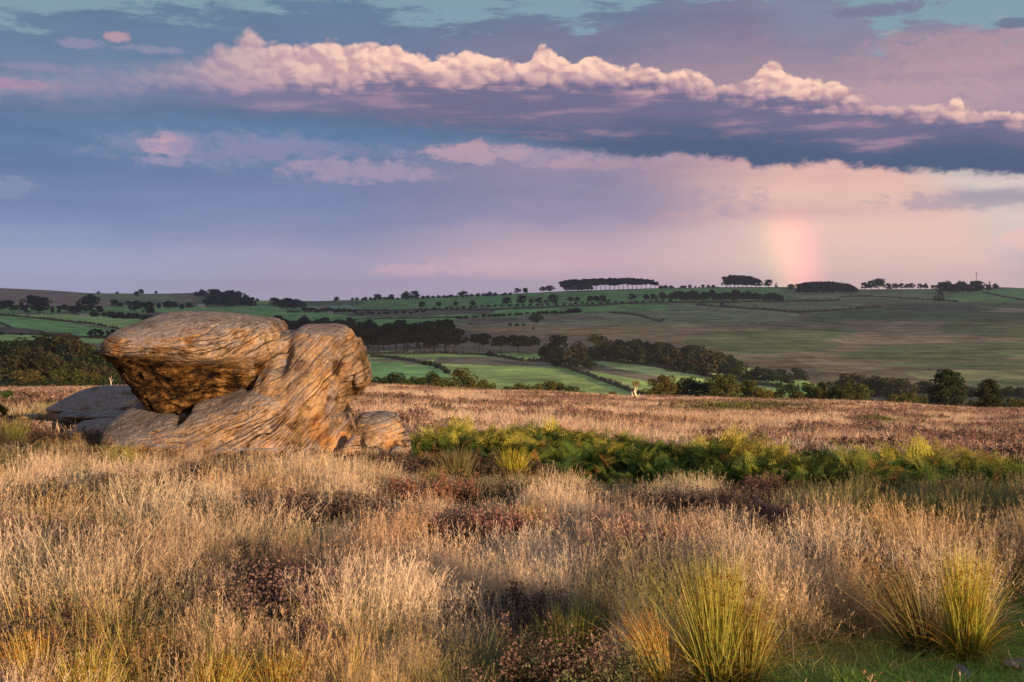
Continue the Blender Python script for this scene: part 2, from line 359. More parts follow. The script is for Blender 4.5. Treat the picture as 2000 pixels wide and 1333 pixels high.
# ------------------------------------------------------------------ land cover by field outlines (base colours of crops, heath and bracken)
def inpoly(px, py, poly):
    r = np.zeros(px.shape, bool); n = len(poly)
    for i in range(n):
        x0, y0 = poly[i]; x1, y1 = poly[(i+1) % n]
        if y0 == y1: continue
        c = ((y0 > py) != (y1 > py)) & (px < (x1-x0)*(py-y0)/(y1-y0)+x0); r ^= c
    return r
def C(*c): return np.array(lin(c))
GR1 = np.array([.19, .33, .115]); GR2 = np.array([.31, .42, .14]); GR3 = np.array([.36, .41, .16])
TAN = np.array([.27, .22, .15]); BRN = np.array([.185, .160, .115]); HTH = np.array([.10, .078, .072]); BRK = np.array([.098, .125, .072])
STB = np.array([.34, .24, .18]); OLV = np.array([.25, .26, .14]); MOS = np.array([.12, .11, .075])
FIELDS = [
 ([(-500,540),(140,540),(150,575),(215,590),(208,600),(120,606),(-500,600)], STB*1.0),
 ([(140,560),(400,560),(430,590),(330,600),(205,600),(218,590),(150,576)], OLV),
 ([(330,578),(390,578),(382,586),(350,584)], STB*.8), ([(290,570),(400,572),(392,578),(300,575)], TAN*.8),
 ([(200,586),(230,588),(222,596),(205,595)], STB*1.1), ([(235,588),(420,590),(420,596),(240,596)], TAN*.7),
 ([(380,566),(560,575),(700,582),(700,600),(380,600)], BRK*1.4), ([(480,588),(530,588),(530,594),(480,594)], GR2),
 ([(-500,600),(760,600),(760,612),(-500,612)], GR1*1.1),
 ([(-500,604),(160,616),(300,622),(300,636),(240,644),(160,634),(-500,612)], GR2*1.15),
 ([(-500,614),(0,617),(160,636),(260,648),(260,690),(200,662),(120,652),(40,640),(0,638),(-500,634)], GR1*1.25),
 ([(-500,634),(0,636),(90,648),(180,654),(60,660),(0,650),(-500,650)], BRN*.9),
 ([(-500,648),(20,652),(120,660),(230,660),(240,700),(-500,700)], GR2*1.25),
 ([(140,672),(200,672),(200,678),(140,677)], TAN), ([(140,679),(230,682),(230,698),(140,694)], GR1*1.35),
 ([(400,606),(560,606),(700,618),(560,624),(400,616)], GR1*1.15),
 ([(560,620),(760,618),(1000,612),(1135,606),(1135,612),(880,626),(840,636),(700,636),(560,628)], GR1*1.05),
 ([(690,560),(1540,540),(1560,600),(700,606)], GR1*.95),
 ([(960,606),(1300,596),(1530,590),(1560,596),(1300,606),(1135,610),(960,622)], GR1*1.1),
 ([(820,604),(960,600),(960,608),(820,614)], BRN), ([(690,606),(820,605),(820,612),(700,614)], BRN*.9),
 ([(870,628),(1140,613),(1330,604),(1560,590),(1560,640),(1350,652),(1200,640),(1020,640),(900,638)], OLV*1.05),
 ([(900,622),(1100,616),(1180,618),(1200,626),(1040,630),(900,634)], TAN*.85),
 ([(880,636),(1180,634),(1330,636),(1330,648),(1200,664),(1120,672),(960,660)], TAN*.8),
 ([(1300,592),(1540,586),(1560,640),(1300,640)], OLV*.95),
 ([(1530,560),(2700,540),(2700,605),(1990,597),(1850,592),(1700,590),(1530,600)], OLV*.85),
 ([(1860,566),(2700,560),(2700,584),(2000,590),(1850,590)], GR1*1.05),
 ([(1540,575),(1800,573),(1840,588),(1700,582),(1560,584)], OLV*1.1),
 ([(1560,596),(1700,596),(1640,604),(1500,616),(1420,620),(1400,604)], OLV*1.0),
 # right hillside
 ([(1060,670),(1200,650),(1330,640),(1560,625),(1640,608),(1760,594),(2700,598),(2700,900),(1060,900)], BRN*1.0),
 ([(1540,628),(1640,606),(1760,594),(1900,592),(2700,600),(2700,664),(2000,660),(1850,650),(1820,640),(1840,630),(1700,628),(1590,630)], BRK*1.1),
 ([(1900,598),(2000,602),(2100,606),(2000,612),(1890,610),(1960,606)], TAN*1.1), ([(1780,600),(1900,600),(1900,606),(1700,606)], HTH*1.2),
 ([(1340,652),(1500,642),(1640,640),(1700,648),(1640,656),(1690,664),(1600,668),(1640,676),(1560,690),(1450,694),(1400,680),(1330,672)], BRK*1.3),
 ([(1600,690),(1700,682),(1760,672),(2000,668),(2700,672),(2700,700),(2000,700),(1800,706),(1660,702)], BRK*1.3),
 ([(1640,664),(1820,664),(2000,660),(2700,664),(2700,672),(2000,668),(1760,672),(1650,676)], BRN*1.35),
 ([(1460,705),(1560,700),(1640,704),(1580,716),(1500,720)], TAN*.65), ([(1560,702),(1700,708),(1740,722),(1620,730),(1580,716)], BRN*1.25),
 ([(1700,708),(2000,704),(2700,706),(2700,720),(2000,722),(1850,720),(1750,716)], BRK*1.5),
 ([(1760,726),(2000,722),(2700,724),(2700,740),(2000,752),(1900,742),(1800,740)], OLV*1.0),
 ([(1880,742),(2700,742),(2700,800),(1900,800)], BRK*1.4),
 # valley fields in the middle
 ([(600,688),(760,686),(960,690),(1140,692),(1480,720),(1600,752),(1680,790),(1500,830),(600,830)], GR2*1.25),
 ([(700,700),(860,700),(830,712),(700,714)], BRN*1.3), ([(712,706),(780,706),(800,714),(700,720)], GR1*1.3),
 ([(700,714),(860,716),(930,740),(900,780),(700,780)], GR1*1.55),
 ([(860,698),(960,700),(1160,710),(1300,745),(1290,748),(1100,716),(860,712)], BRN*1.2),
 ([(1000,716),(1120,722),(1180,750),(1260,790),(1000,790),(900,730)], GR2*1.15),
 ([(1160,706),(1330,722),(1480,740),(1300,735),(1180,716)], GR3*1.5), ([(1160,714),(1290,736),(1330,748),(1150,724)], TAN*1.0),
 ([(1480,742),(1570,746),(1640,764),(1560,770),(1480,752)], GR1*1.7),
]
def cover(px, row, X, Y):
    """base colour of bare ground / low cover, (N,3)"""
    n1 = fbm2(X/40, Y/70, 4, 11); n2_ = fbm2(X/9, Y/16, 4, 21)
    jx = px+n1*26+n2_*8; jy = row+n1*3.2+n2_*1.2
    c = np.tile(BRN, (len(px), 1))
    for poly, colr in FIELDS: c[inpoly(jx, jy, poly)] = colr
    st_ = fbm2(X/55+3, Y/9, 4, 41); c = c*(1+.35*n1[:, None]+.30*n2_[:, None]+(.45*st_*np.clip((px-900)/300, .25, 1))[:, None])
    near = np.clip((300-Y)/60, 0, 1)[:, None]
    moor = np.array([.16, .11, .075])*(1+.8*fbm2(X/3.1, Y/3.1, 4, 31)[:, None])
    tw = (inpoly(px+fbm2(X/.9, Y/1.3, 3, 61)*30, row, [(1500, 1262), (1640, 1246), (1780, 1260), (1860, 1280), (1900, 1225), (1960, 1170), (2300, 1150), (2300, 1700), (1380, 1700)]) & (Y < 12))[:, None]*1.0
    lw = (np.exp(-((px-80)/150)**2-((row-836)/36)**2)*(Y < 30))[:, None]
    moor = moor*(1-tw)+np.array([.16, .27, .06])*tw; moor = moor*(1-lw*.8)+np.array([.13, .18, .05])*lw*.8
    return np.clip(c*(1-near)+moor*near, .01, .9)

def build_ground():
    inner = np.concatenate([np.linspace(-.60, .60, 1100)])
    Yv = [1.2]
    while Yv[-1] < 6500:
        y = Yv[-1]; 
        if y < 135: st = y*.012
        elif y < 350: st = y*.03
        elif y < 2650: st = y*.0052
        else: st = y*.12
        Yv.append(y+st)
    Yv = np.array(Yv)
    outer = np.linspace(0, 1, 14)[1:]**1.5
    rows = []
    for y in Yv:
        um = .60+.35+40/y
        r = .60+(um-.60)*outer
        rows.append(np.concatenate([-r[::-1], inner, r]))
    U = np.array(rows); Yg = np.repeat(Yv[:, None], U.shape[1], 1); Xg = U*Yg
    Z = height(Xg.ravel(), Yg.ravel()); px = (1000+F*U).ravel()
    row = HZ+(EYE-height(Xg.ravel(), Yg.ravel(), False))/Yg.ravel()*F
    co = np.stack([Xg.ravel(), Yg.ravel(), Z], 1)
    colr = cover(px, row, Xg.ravel(), Yg.ravel())
    nr, nc = U.shape; idx = np.arange(nr*nc).reshape(nr, nc)
    f = np.stack([idx[:-1, :-1], idx[:-1, 1:], idx[1:, 1:], idx[1:, :-1]], -1).reshape(-1, 4)
    # plateau behind and beside the viewer
    bx = np.linspace(-60, 60, 25); by = np.array([-80, -40, -20, -8, -2, 1.2]); B = np.array([[x, y, 0] for y in by for x in bx], float)
    B[:, 2] = height(B[:, 0], B[:, 1]) - .02
    bi = np.arange(len(B)).reshape(len(by), len(bx))+len(co)
    f2 = np.stack([bi[:-1, :-1], bi[:-1, 1:], bi[1:, 1:], bi[1:, :-1]], -1).reshape(-1, 4)
    co = np.concatenate([co, B]); colr = np.concatenate([colr, np.tile([.16, .11, .075], (len(B), 1))])
    m, b = newmat('heath ground'); P = geo_pos()
    base = attr('cover')
    n1 = noise(P, .9, 5, .6); n2_ = noise(P, .045, 9, .74)
    base = mulc(base, ramp(n1*.25+n2_*.75, [(.34, (.42, .44, .50)), (.5, (1, 1, 1)), (.66, (1.75, 1.60, 1.40))]))
    link(base, b.inputs['Base Color']); b.inputs['Roughness'].default_value = 1; b.inputs['Specular IOR Level'].default_value = 0
    me = mesh_from('ground', co, np.concatenate([f, f2]), True, {'cover': ('FLOAT_COLOR', np.concatenate([colr, np.ones((len(colr), 1))], 1))}, m)
    g = obj('ground', me); tag(g, 'rolling heath and valley fields rising to the skyline', 'ground', kind='structure')
build_ground()

# ------------------------------------------------------------------ gritstone
def stone_mat(name, massive=False, under=True):
    m, b = newmat(name); P = geo_pos()
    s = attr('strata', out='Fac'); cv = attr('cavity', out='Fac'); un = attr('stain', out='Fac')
    n = V.nt.nodes.new('ShaderNodeNewGeometry'); sp = V.nt.nodes.new('ShaderNodeSeparateXYZ'); V.nt.links.new(n.outputs['Normal'], sp.inputs[0])
    nz = V(sp.outputs[2])
    sepp = V.nt.nodes.new('ShaderNodeSeparateXYZ'); V.nt.links.new(P.s, sepp.inputs[0])
    sx, sy = V(sepp.outputs[0]), V(sepp.outputs[1])
    dis = noise(P, 2.2, 4, .6)-.5
    Q = comb(sx*2.8, sy*2.8, s*6.5+dis*4.0)
    Q2 = comb(sx*10.0, sy*10.0, s*24.0+dis*8.0)
    if massive: Q = scalev(P, (2.6, 2.6, 4.0)); Q2 = scalev(P, (11, 11, 15))
    bands = noise(Q, 1.0, 6, .66); fine = noise(Q2, 1.0, 5, .66)
    big = noise(P, 1.3, 4, .55); grain = noise(P, 60, 3, .65); blot = noise(P, 5.0, 7, .72); mid = noise(P, 17, 5, .65)
    c = ramp(bands, [(.28, (.11, .06, .028)), (.40, (.25, .16, .09)), (.49, (.41, .285, .175)), (.60, (.54, .405, .27)), (.68, (.44, .32, .21)), (.78, (.24, .16, .10))])
    amb = noise(P, 1.9, 5, .66); c = mixc(sm(.50, .62, amb)*.65, c, mulc(c, (1.12, .84, .50)))
    c = mulc(c, ramp(fine, [(.32, (.50, .46, .42)), (.46, (.95, .94, .92)), (.60, (1.1, 1.1, 1.08)), (.75, (1.2, 1.18, 1.15))]))
    c = mixc(sm(.50, .62, big)*.6, c, mulc(c, (1.05, .84, .50)))
    c = mixc(sm(.47, .60, blot)*.45, c, (.38, .29, .255))
    c = mixc(sm(.40, .28, blot)*.6, c, (.13, .09, .065))
    pa = noise(P, 2.4, 7, .70); pb = noise(scalev(P, (1, 1, 1.7)), 3.7, 7, .72)
    c = mixc(sm(.52, .60, pa)*.75, c, mulc(ramp(fine, [(.3, (.20, .17, .165)), (.7, (.42, .365, .355))]), (1, 1, 1)))
    c = mixc(sm(.56, .64, pb)*.7, c, (.115, .075, .045))
    c = mixc(sm(.42, .34, pb)*.5, c, (.50, .315, .13))
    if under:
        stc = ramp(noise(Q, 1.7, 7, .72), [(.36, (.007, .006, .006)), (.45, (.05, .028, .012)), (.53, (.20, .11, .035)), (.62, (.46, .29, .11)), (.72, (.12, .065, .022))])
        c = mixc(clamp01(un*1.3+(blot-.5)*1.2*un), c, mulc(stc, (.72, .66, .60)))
    up = sm(.50, .88, nz+(blot-.5)*.9)
    c = mixc(up*.82, c, ramp(mid*.5+blot*.5, [(.32, (.11, .105, .105)), (.5, (.25, .235, .23)), (.66, (.38, .35, .325))]))
    ln = noise(P, 3.2, 7, .74)
    c = mixc(sm(.57, .66, ln)*.55, c, (.19, .175, .05))
    pit = noise(P, 30, 4, .7); c = mixc(sm(.36, .28, pit)*.7, c, mulc(c, (.35, .32, .30)))
    wx = noise(P, 1.6, 6, .7); c = mixc(sm(.50, .60, wx)*.55, c, mulc(c, (.50, .47, .47)))
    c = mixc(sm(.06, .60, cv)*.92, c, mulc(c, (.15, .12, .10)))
    c = mulc(c, ramp(grain*.5+mid*.5, [(.32, (.66, .65, .64)), (.5, (1, 1, 1)), (.68, (1.28, 1.28, 1.28))]))
    if not massive:
        wv1 = noise(comb(sx*1.1, sy*1.1, s*2.2), 1.0, 3, .5)-.5; wv3 = noise(P, 9.0, 3, .6)-.5
        def seam(fr, ph, wdt, gate_seed):
            q = s*fr+wv1*(fr*.42)+wv3*.22+ph; q = V.m('ABSOLUTE', V.m('FRACT', q)-.5)
            g = noise(comb(sx*1.3+gate_seed, sy*1.3, s*3.0), 1.0, 4, .6)
            return sm(wdt, .0, q)*sm(.47, .60, g)
        se = clamp01(seam(5.5, .2, .07, 3.0)+seam(14.0, .6, .10, 8.0)*.8+seam(37.0, .1, .20, 14.0)*.35)*sm(.95, .45, nz)
        c = mixc(se*.86, c, mulc(c, (.20, .165, .14)))
    else: se = sm(.9, 1.0, grain)
    c = mulc(c, (.94, .92, .92))
    link(c, b.inputs['Base Color']); b.inputs['Roughness'].default_value = .92; b.inputs['Specular IOR Level'].default_value = .12
    bump(fine*.7+bands*.6+grain*.14+blot*.5+mid*.4-se*.9, 1.0, .055, b)
    return m
M_STONE = stone_mat('weathered gritstone'); M_BOULDER = stone_mat('massive gritstone', True, False)
K = 1.0
def loft(slices, n_ring=96, n_lev=90, seed=0):
    """slices: (row, x_left, x_right, depth_of_centre, half_depth, power) in photograph pixels"""
    a = np.array(sorted(slices), float); r = a[:, 0]
    rr = r[0]+(r[-1]-r[0])*(.5-.5*np.cos(np.linspace(0, math.pi, n_lev)))
    q = [np.interp(rr, r, a[:, k]) for k in range(1, 6)]
    th = np.linspace(0, 2*math.pi, n_ring, endpoint=False); P = []
    for i, row in enumerate(rr):
        cx = (q[0][i]+q[1][i])/2; hx = (q[1][i]-q[0][i])/2; e = 2/q[4][i]
        x = cx+hx*np.sign(np.cos(th))*np.abs(np.cos(th))**e; y = q[2][i]+q[3][i]*np.sign(np.sin(th))*np.abs(np.sin(th))**e
        P.append(np.stack([x, y, np.full_like(x, row)], 1))
    P = np.concatenate(P); L = len(rr); idx = np.arange(L*n_ring).reshape(L, n_ring)
    f = np.stack([idx[:-1], np.roll(idx[:-1], -1, 1), np.roll(idx[1:], -1, 1), idx[1:]], -1).reshape(-1, 4)
    top = idx[0]; bot = idx[-1]; c0 = len(P); P = np.concatenate([P, P[top].mean(0)[None], P[bot].mean(0)[None]])
    t1 = np.stack([np.roll(top, -1), top, np.full_like(top, c0)], 1); t2 = np.stack([bot, np.roll(bot, -1), np.full_like(bot, c0+1)], 1)
    return P, f, np.concatenate([t1, t2])
def rock_part(name, lofts, Y0, px0, row0, voxel, strata, disp, stain=None, parent=None, tilt=None, zb=0.0, mat=None):
    """returns an object whose origin is the spot (px0,row0) at distance Y0"""
    s = Y0/F; co = []; qf = []; tf = []; off = 0
    for sl in lofts:
        P, f, t = loft(sl); co.append(P); qf.append(f+off); tf.append(t+off); off += len(P)
    co = np.concatenate(co)
    W = np.stack([(co[:, 0]-px0)*s, co[:, 1]*s, (row0-co[:, 2])*s], 1)
    # true perspective: what lies nearer is met on the same line of sight
    me = mesh_from(name+'_shape', W, [np.concatenate(qf), np.concatenate(tf)])
    tmp = bpy.data.objects.new('tmp', me); COL.objects.link(tmp)
    md = tmp.modifiers.new('r', 'REMESH'); md.mode = 'VOXEL'; md.voxel_size = voxel; md.use_smooth_shade = True
    sm_ = tmp.modifiers.new('s', 'SMOOTH'); sm_.factor = .6; sm_.iterations = 10
    dg = bpy.context.evaluated_depsgraph_get(); ev = tmp.evaluated_get(dg); m2 = bpy.data.meshes.new_from_object(ev)
    bpy.data.objects.remove(tmp)
    n = len(m2.vertices); c = np.empty(n*3, np.float32); m2.vertices.foreach_get('co', c); c = c.reshape(-1, 3).astype(float)
    nor = np.empty(n*3, np.float32); m2.vertices.foreach_get('normal', nor); nor = nor.reshape(-1, 3).astype(float)
    pxr = px0+c[:, 0]/s; rowr = row0-c[:, 2]/s
    S = strata(pxr, rowr, c[:, 1]/s)*s                 # metres across the bedding
    S = S+.10*fbm3(c*1.1+5, 3, 2)
    d, cav = disp(c, S, nor, pxr, rowr)
    c2 = c+nor*d[:, None]
    m2.vertices.foreach_set('co', c2.astype(np.float32).ravel())
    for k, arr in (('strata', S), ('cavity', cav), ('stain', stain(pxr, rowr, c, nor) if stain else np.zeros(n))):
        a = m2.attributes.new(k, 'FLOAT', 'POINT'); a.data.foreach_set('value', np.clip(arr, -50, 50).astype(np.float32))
    m2.polygons.foreach_set('use_smooth', np.ones(len(m2.polygons), bool))
    m2.update(); m2.name = name; m2.materials.clear(); m2.materials.append(mat or M_STONE)
    o = obj(name, m2, parent)
    return o
def std_disp(band=.06, fine=.018, lump=.07, f=5.0, pits=None, crack=.03, cleft_d=.075):
    def fn(c, S, nor, px, row):
        vert = np.clip(1.08-np.abs(nor[:, 2])*.95, .06, 1)
        wob = fbm3(c*np.array([.8, .8, 1.2])+2, 3, 8)
        def beds(fq, w, sd, sharp):
            t = S*fq+wob*w+2.2*vnoise2(S*1.9+sd*7, S*0+sd*3.3, sd)+.5*vnoise2(S*fq*.45, c[:, 0]*.35+sd, sd+5); i = np.floor(t).astype(np.int64); fr = t-i
            a = _perm[(i*7919+sd*131) & 65535]; b = _perm[((i+1)*7919+sd*131) & 65535]
            m = np.clip((fr-(1-sharp))/sharp, 0, 1); m = m*m*(3-2*m)
            p = a*(1-m)+b*m-.5; cl = np.exp(-((fr-(1-sharp*.5))/(sharp*.33))**2)
            return p+.35*(fr-.5)*(1-m), cl
        b1, c1 = beds(f, 1.3, 1, .15); b2, c2 = beds(f*3.1, 2.0, 2, .35); b3, c3 = beds(f*8.3, 3.5, 3, .5)
        g1 = np.clip(.35+fbm3(c*1.1+20, 2, 17)*2.6, 0, 1); g2_ = np.clip(.30+fbm3(c*1.9+40, 2, 27)*2.6, 0, 1); g3 = np.clip(.3+fbm3(c*2.6+60, 2, 37)*3, 0, 1)
        cn = fbm3(c*np.array([1.5, 1.5, .9])+70, 3, 47); cr = np.exp(-(cn/.022)**2)*np.clip(.2+fbm3(c*1.0+80, 2, 57)*3, 0, 1)
        chip = np.clip(fbm3(c*4.2+90, 3, 67)-.13, 0, 1)
        nq = fbm3(c*np.array([1.2, 1.2, 2.4])+110, 2, 87)*5; fq = nq-np.floor(nq); stp = np.floor(nq)+np.clip((fq-.82)/.18, 0, 1)
        d = lump*1.35*fbm3(c*1.3, 2, 31)+vert*(band*1.5*b1*(.4+.8*g2_)+fine*2.6*b2*g2_*g3*g3+fine*.6*b3*g3-cleft_d*c1*g1-fine*1.8*c2*g2_*g3)-0*cr-.07*chip*vert+.022*stp*vert+.007*fbm3(c*14, 3, 77)
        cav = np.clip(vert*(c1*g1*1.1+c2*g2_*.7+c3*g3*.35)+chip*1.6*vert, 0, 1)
        if pits is not None:
            dp, cp = pits(c, px, row); d = d+dp; cav = np.maximum(cav, cp)
        return d, cav
    return fn
def blobs(px, row, lst):
    r = np.zeros(len(px))
    for cx, cy, rx, ry, k in lst: r = r+k*np.exp(-(((px-cx)/rx)**2+((row-cy)/ry)**2))
    return r

OUT_Y = 16.0; OUT_PX, OUT_ROW = 450., 905.
bx, by, bz = (OUT_PX-1000)/F*OUT_Y, OUT_Y, zrow(OUT_ROW, OUT_Y)
outcrop = obj('gritstone_outcrop', None, loc=(bx, by, bz))
tag(outcrop, 'big layered gritstone outcrop glowing amber, overhanging cap block on slab sweeping up to pinnacle', 'rock outcrop')
# cap block: broad top, front undercut towards the bedding crack
cap = [ # row, xl, xr, centre depth, half depth, power
 (612, 352, 436, 40, 34, 2.2), (615, 322, 455, 30, 70, 2.2), (620, 304, 524, 24, 100, 2.5), (628, 276, 540, 16, 126, 2.6), (640, 248, 550, 8, 146, 2.7),
 (655, 228, 557, 0, 160, 2.7), (672, 212, 560, -4, 168, 2.6), (688, 203, 564, -2, 166, 2.4), (700, 211, 566, 4, 156, 2.3), (715, 222, 567, 14, 142, 2.3),
 (732, 230, 566, 20, 140, 2.4), (750, 238, 560, 26, 132, 2.4), (768, 248, 540, 32, 122, 2.4), (784, 264, 500, 38, 112, 2.4), (800, 276, 450, 44, 104, 2.3), (810, 290, 430, 50, 86, 2.2)]
def cap_strata(px, row, dep):
    t = np.clip(px-360, 0, 400); u = np.clip(300-px, 0, 200)
    return -(row)-0.0011*t*t*1.05+u*.05-dep*.05
def cap_pits(c, px, row):
    # hollow under the lip at the right, scoop in the lower left face, weathered honeycomb
    d = -blobs(px, row, [(505, 655, 14, 11, .10), (240, 735, 34, 40, .05), (345, 765, 60, 16, .05), (470, 735, 50, 22, .04)])
    h = fbm3(c*5.5, 2, 51); msk = np.clip((row-705)/30, 0, 1)
    hole = np.clip(h-.16, 0, 1)*msk
    d = d-hole*.20
    # folded lip at the upper right
    d = d+blobs(px, row, [(530, 660, 16, 26, .07), (470, 690, 60, 9, .05)])
    return d, np.clip(hole*3, 0, 1)
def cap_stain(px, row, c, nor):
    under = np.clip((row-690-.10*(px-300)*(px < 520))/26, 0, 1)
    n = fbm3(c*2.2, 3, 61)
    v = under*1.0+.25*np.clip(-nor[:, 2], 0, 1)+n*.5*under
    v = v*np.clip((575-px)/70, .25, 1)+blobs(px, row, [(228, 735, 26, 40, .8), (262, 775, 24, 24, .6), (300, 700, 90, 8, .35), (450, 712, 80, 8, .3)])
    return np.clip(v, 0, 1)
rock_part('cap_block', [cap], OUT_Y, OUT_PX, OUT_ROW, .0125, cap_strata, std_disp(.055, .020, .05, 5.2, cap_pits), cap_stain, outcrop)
# lower slab rising to the pinnacle
slab = [
 (776, 300, 690, 96, 70, 2.2), (786, 262, 688, 84, 92, 2.3), (796, 240, 686, 70, 112, 2.4), (806, 226, 686, 52, 134, 2.4), (820, 216, 688, 30, 156, 2.4),
 (836, 210, 691, 8, 176, 2.4), (852, 212, 697, -8, 188, 2.4), (868, 220, 703, -12, 188, 2.4), (884, 236, 702, -6, 180, 2.4), (900, 248, 700, 2, 174, 2.4), (940, 256, 700, 2, 170, 2.4)]
ramp_ = [ (696, 556, 690, 46, 64, 2.3), (710, 540, 692, 38, 84, 2.3), (724, 518, 694, 30, 102, 2.3), (740, 484, 692, 20, 118, 2.2), (756, 444, 690, 10, 136, 2.1),
 (772, 402, 688, 0, 150, 2.0), (788, 366, 687, -6, 160, 1.9), (804, 320, 688, -8, 168, 1.85), (822, 270, 690, -8, 174, 1.9), (845, 226, 692, -10, 182, 2.0), (870, 222, 696, -12, 186, 2.2)]
pinn = [
 (636, 596, 664, 40, 34, 2.4), (640, 572, 674, 36, 54, 2.5), (646, 552, 680, 30, 72, 2.6), (654, 540, 687, 26, 84, 2.6), (668, 528, 690, 22, 92, 2.5), (684, 522, 692, 16, 102, 2.4),
 (702, 516, 696, 12, 112, 2.3), (722, 506, 694, 6, 120, 2.2), (744, 488, 690, 2, 130, 2.1), (766, 462, 687, -2, 140, 2.05), (790, 430, 685, -5, 150, 2.0), (815, 396, 690, -8, 160, 2.0), (845, 370, 700, -12, 168, 2.0), (870, 360, 706, -14, 172, 2.0), (930, 360, 706, -14, 172, 2.0)]
knob = [
 (646, 640, 668, 60, 26, 2.2), (652, 640, 682, 56, 40, 2.3), (662, 640, 694, 50, 50, 2.3), (674, 645, 703, 46, 56, 2.4), (690, 650, 709, 42, 60, 2.4), (706, 655, 711, 40, 60, 2.3),
 (722, 660, 716, 40, 60, 2.3), (738, 664, 720, 40, 60, 2.3), (750, 666, 716, 42, 56, 2.2), (762, 664, 706, 44, 50, 2.2), (776, 660, 696, 44, 46, 2.2), (790, 656, 690, 44, 44, 2.2)]
def slab_strata(px, row, dep):
    # bedding dips gently at the left, then sweeps up steeply into the pinnacle
    xs = np.array([100, 250, 350, 450, 520, 580, 630, 680, 760.]); sl = np.array([.06, .10, .22, .36, .55, .85, 1.15, .9, .5])
    K_ = np.concatenate([[0], np.cumsum((sl[1:]+sl[:-1])/2*np.diff(xs))])
    return -(row)-np.interp(px, xs, K_)-dep*.12
def slab_pits(c, px, row):
    d = -blobs(px, row, [(386, 792, 10, 14, .22), (505, 738, 12, 10, .16), (345, 792, 40, 6, .12), (572, 690, 14, 60, .10), (682, 750, 9, 70, .12), (700, 742, 14, 9, -.03), (688, 800, 30, 5, .06), (560, 850, 60, 20, .03)])
    d = d+blobs(px, row, [(520, 742, 10, 8, .05), (640, 660, 40, 12, .04), (600, 800, 60, 30, .05), (700, 735, 14, 22, .05)])
    return d, np.clip(blobs(px, row, [(386, 792, 9, 12, .9), (505, 738, 11, 9, .9)]), 0, 1)
def slab_stain(px, row, c, nor):
    n = fbm3(c*1.6, 3, 71)
    v = np.clip(.20+n*1.2, 0, 1)*np.clip((row-800)/60, .0, 1)*np.clip((640-px)/120, 0, 1)*.8+blobs(px, row, [(300, 885, 120, 16, .6), (345, 800, 60, 12, .6), (470, 890, 120, 12, .4), (700, 765, 16, 18, .9), (705, 700, 12, 18, .6)])
    return np.clip(v, 0, 1)
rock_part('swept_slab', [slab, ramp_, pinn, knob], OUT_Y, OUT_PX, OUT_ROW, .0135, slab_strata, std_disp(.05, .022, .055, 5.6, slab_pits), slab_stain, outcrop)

def boulder(name, sl, Y0, label, cat='boulder', voxel=.016, dip=0.0, band=.02, lump=.05, f=6, stainv=0.0, base=None, group=None, fine=.008):
    a = np.array(sl); px0 = (a[-1, 1]+a[-1, 2])/2; row0 = base or a[:, 0].max()
    st = lambda px, row, dep: -(row)-px*dip-dep*.05
    o = rock_part(name, [sl], Y0, px0, row0, voxel, st, std_disp(band, fine, lump, f), (lambda px, row, c, n: np.full(len(px), stainv)), mat=M_BOULDER)
    o.location = ((px0-1000)/F*Y0, Y0, zrow(row0, Y0)); tag(o, label, cat, group)
    return o
boulder('boulder', [(805, 728, 756, 20, 20, 2.2), (807, 712, 766, 16, 34, 2.3), (812, 700, 776, 10, 46, 2.4), (822, 690, 786, 4, 56, 2.5), (838, 682, 793, -2, 62, 2.5), (858, 678, 798, -4, 64, 2.5), (880, 678, 802, -2, 60, 2.5), (905, 690, 800, 0, 56, 2.5), (930, 690, 800, 0, 56, 2.5)],
        16.6, 'squat pinkish boulder with flat sloping top just right of the big outcrop', lump=.06, band=.012, dip=.3)
boulder('boulder', [(868, 772, 786, 0, 14, 2.1), (876, 760, 796, -2, 22, 2.3), (888, 752, 806, -4, 28, 2.4), (902, 748, 813, -5, 30, 2.4), (925, 748, 813, -5, 30, 2.4)],
        15.6, 'small grey cracked stone at the foot of the squat pinkish boulder', voxel=.012, lump=.05, band=.01)
boulder('boulder', [(850, 688, 700, 0, 10, 2.1), (858, 678, 706, -2, 18, 2.2), (872, 664, 709, -4, 26, 2.3), (890, 650, 706, -6, 30, 2.3), (908, 640, 700, -6, 30, 2.3), (930, 640, 700, -6, 30, 2.3)],
        15.15, 'grey leaning stone in the shade under the right foot of the outcrop', voxel=.012, lump=.04, band=.012)
boulder('boulder', [(754, 198, 232, 30, 24, 2.2), (757, 178, 262, 26, 40, 2.3), (764, 158, 290, 18, 60, 2.4), (774, 138, 300, 8, 76, 2.5), (786, 120, 300, -2, 86, 2.5), (796, 104, 298, -6, 90, 2.5), (803, 124, 290, 0, 84, 2.4), (812, 146, 280, 8, 74, 2.4), (840, 150, 280, 8, 70, 2.4)],
        21.5, 'large blue grey shaded slab boulder lying behind the left end of the outcrop', lump=.06, band=.03, dip=-.12, f=4, voxel=.02)
boulder('boulder', [(800, 170, 215, 10, 20, 2.2), (804, 120, 250, 6, 40, 2.3), (810, 112, 262, 0, 56, 2.4), (816, 130, 262, 4, 50, 2.4), (822, 160, 262, 8, 46, 2.4), (850, 160, 262, 8, 46, 2.4)],
        19.8, 'thin grey ledge stone lying under the large slab boulder', voxel=.016, lump=.04, band=.03, dip=-.1, f=4)
boulder('boulder', [(816, 190, 240, 4, 20, 2.2), (822, 160, 258, 0, 34, 2.3), (832, 146, 262, -6, 44, 2.3), (844, 150, 262, -8, 48, 2.4), (880, 150, 262, -8, 48, 2.4)],
        18.6, 'low grey stone between the thin ledge and the lit foot of the outcrop', voxel=.016, lump=.05, band=.02)
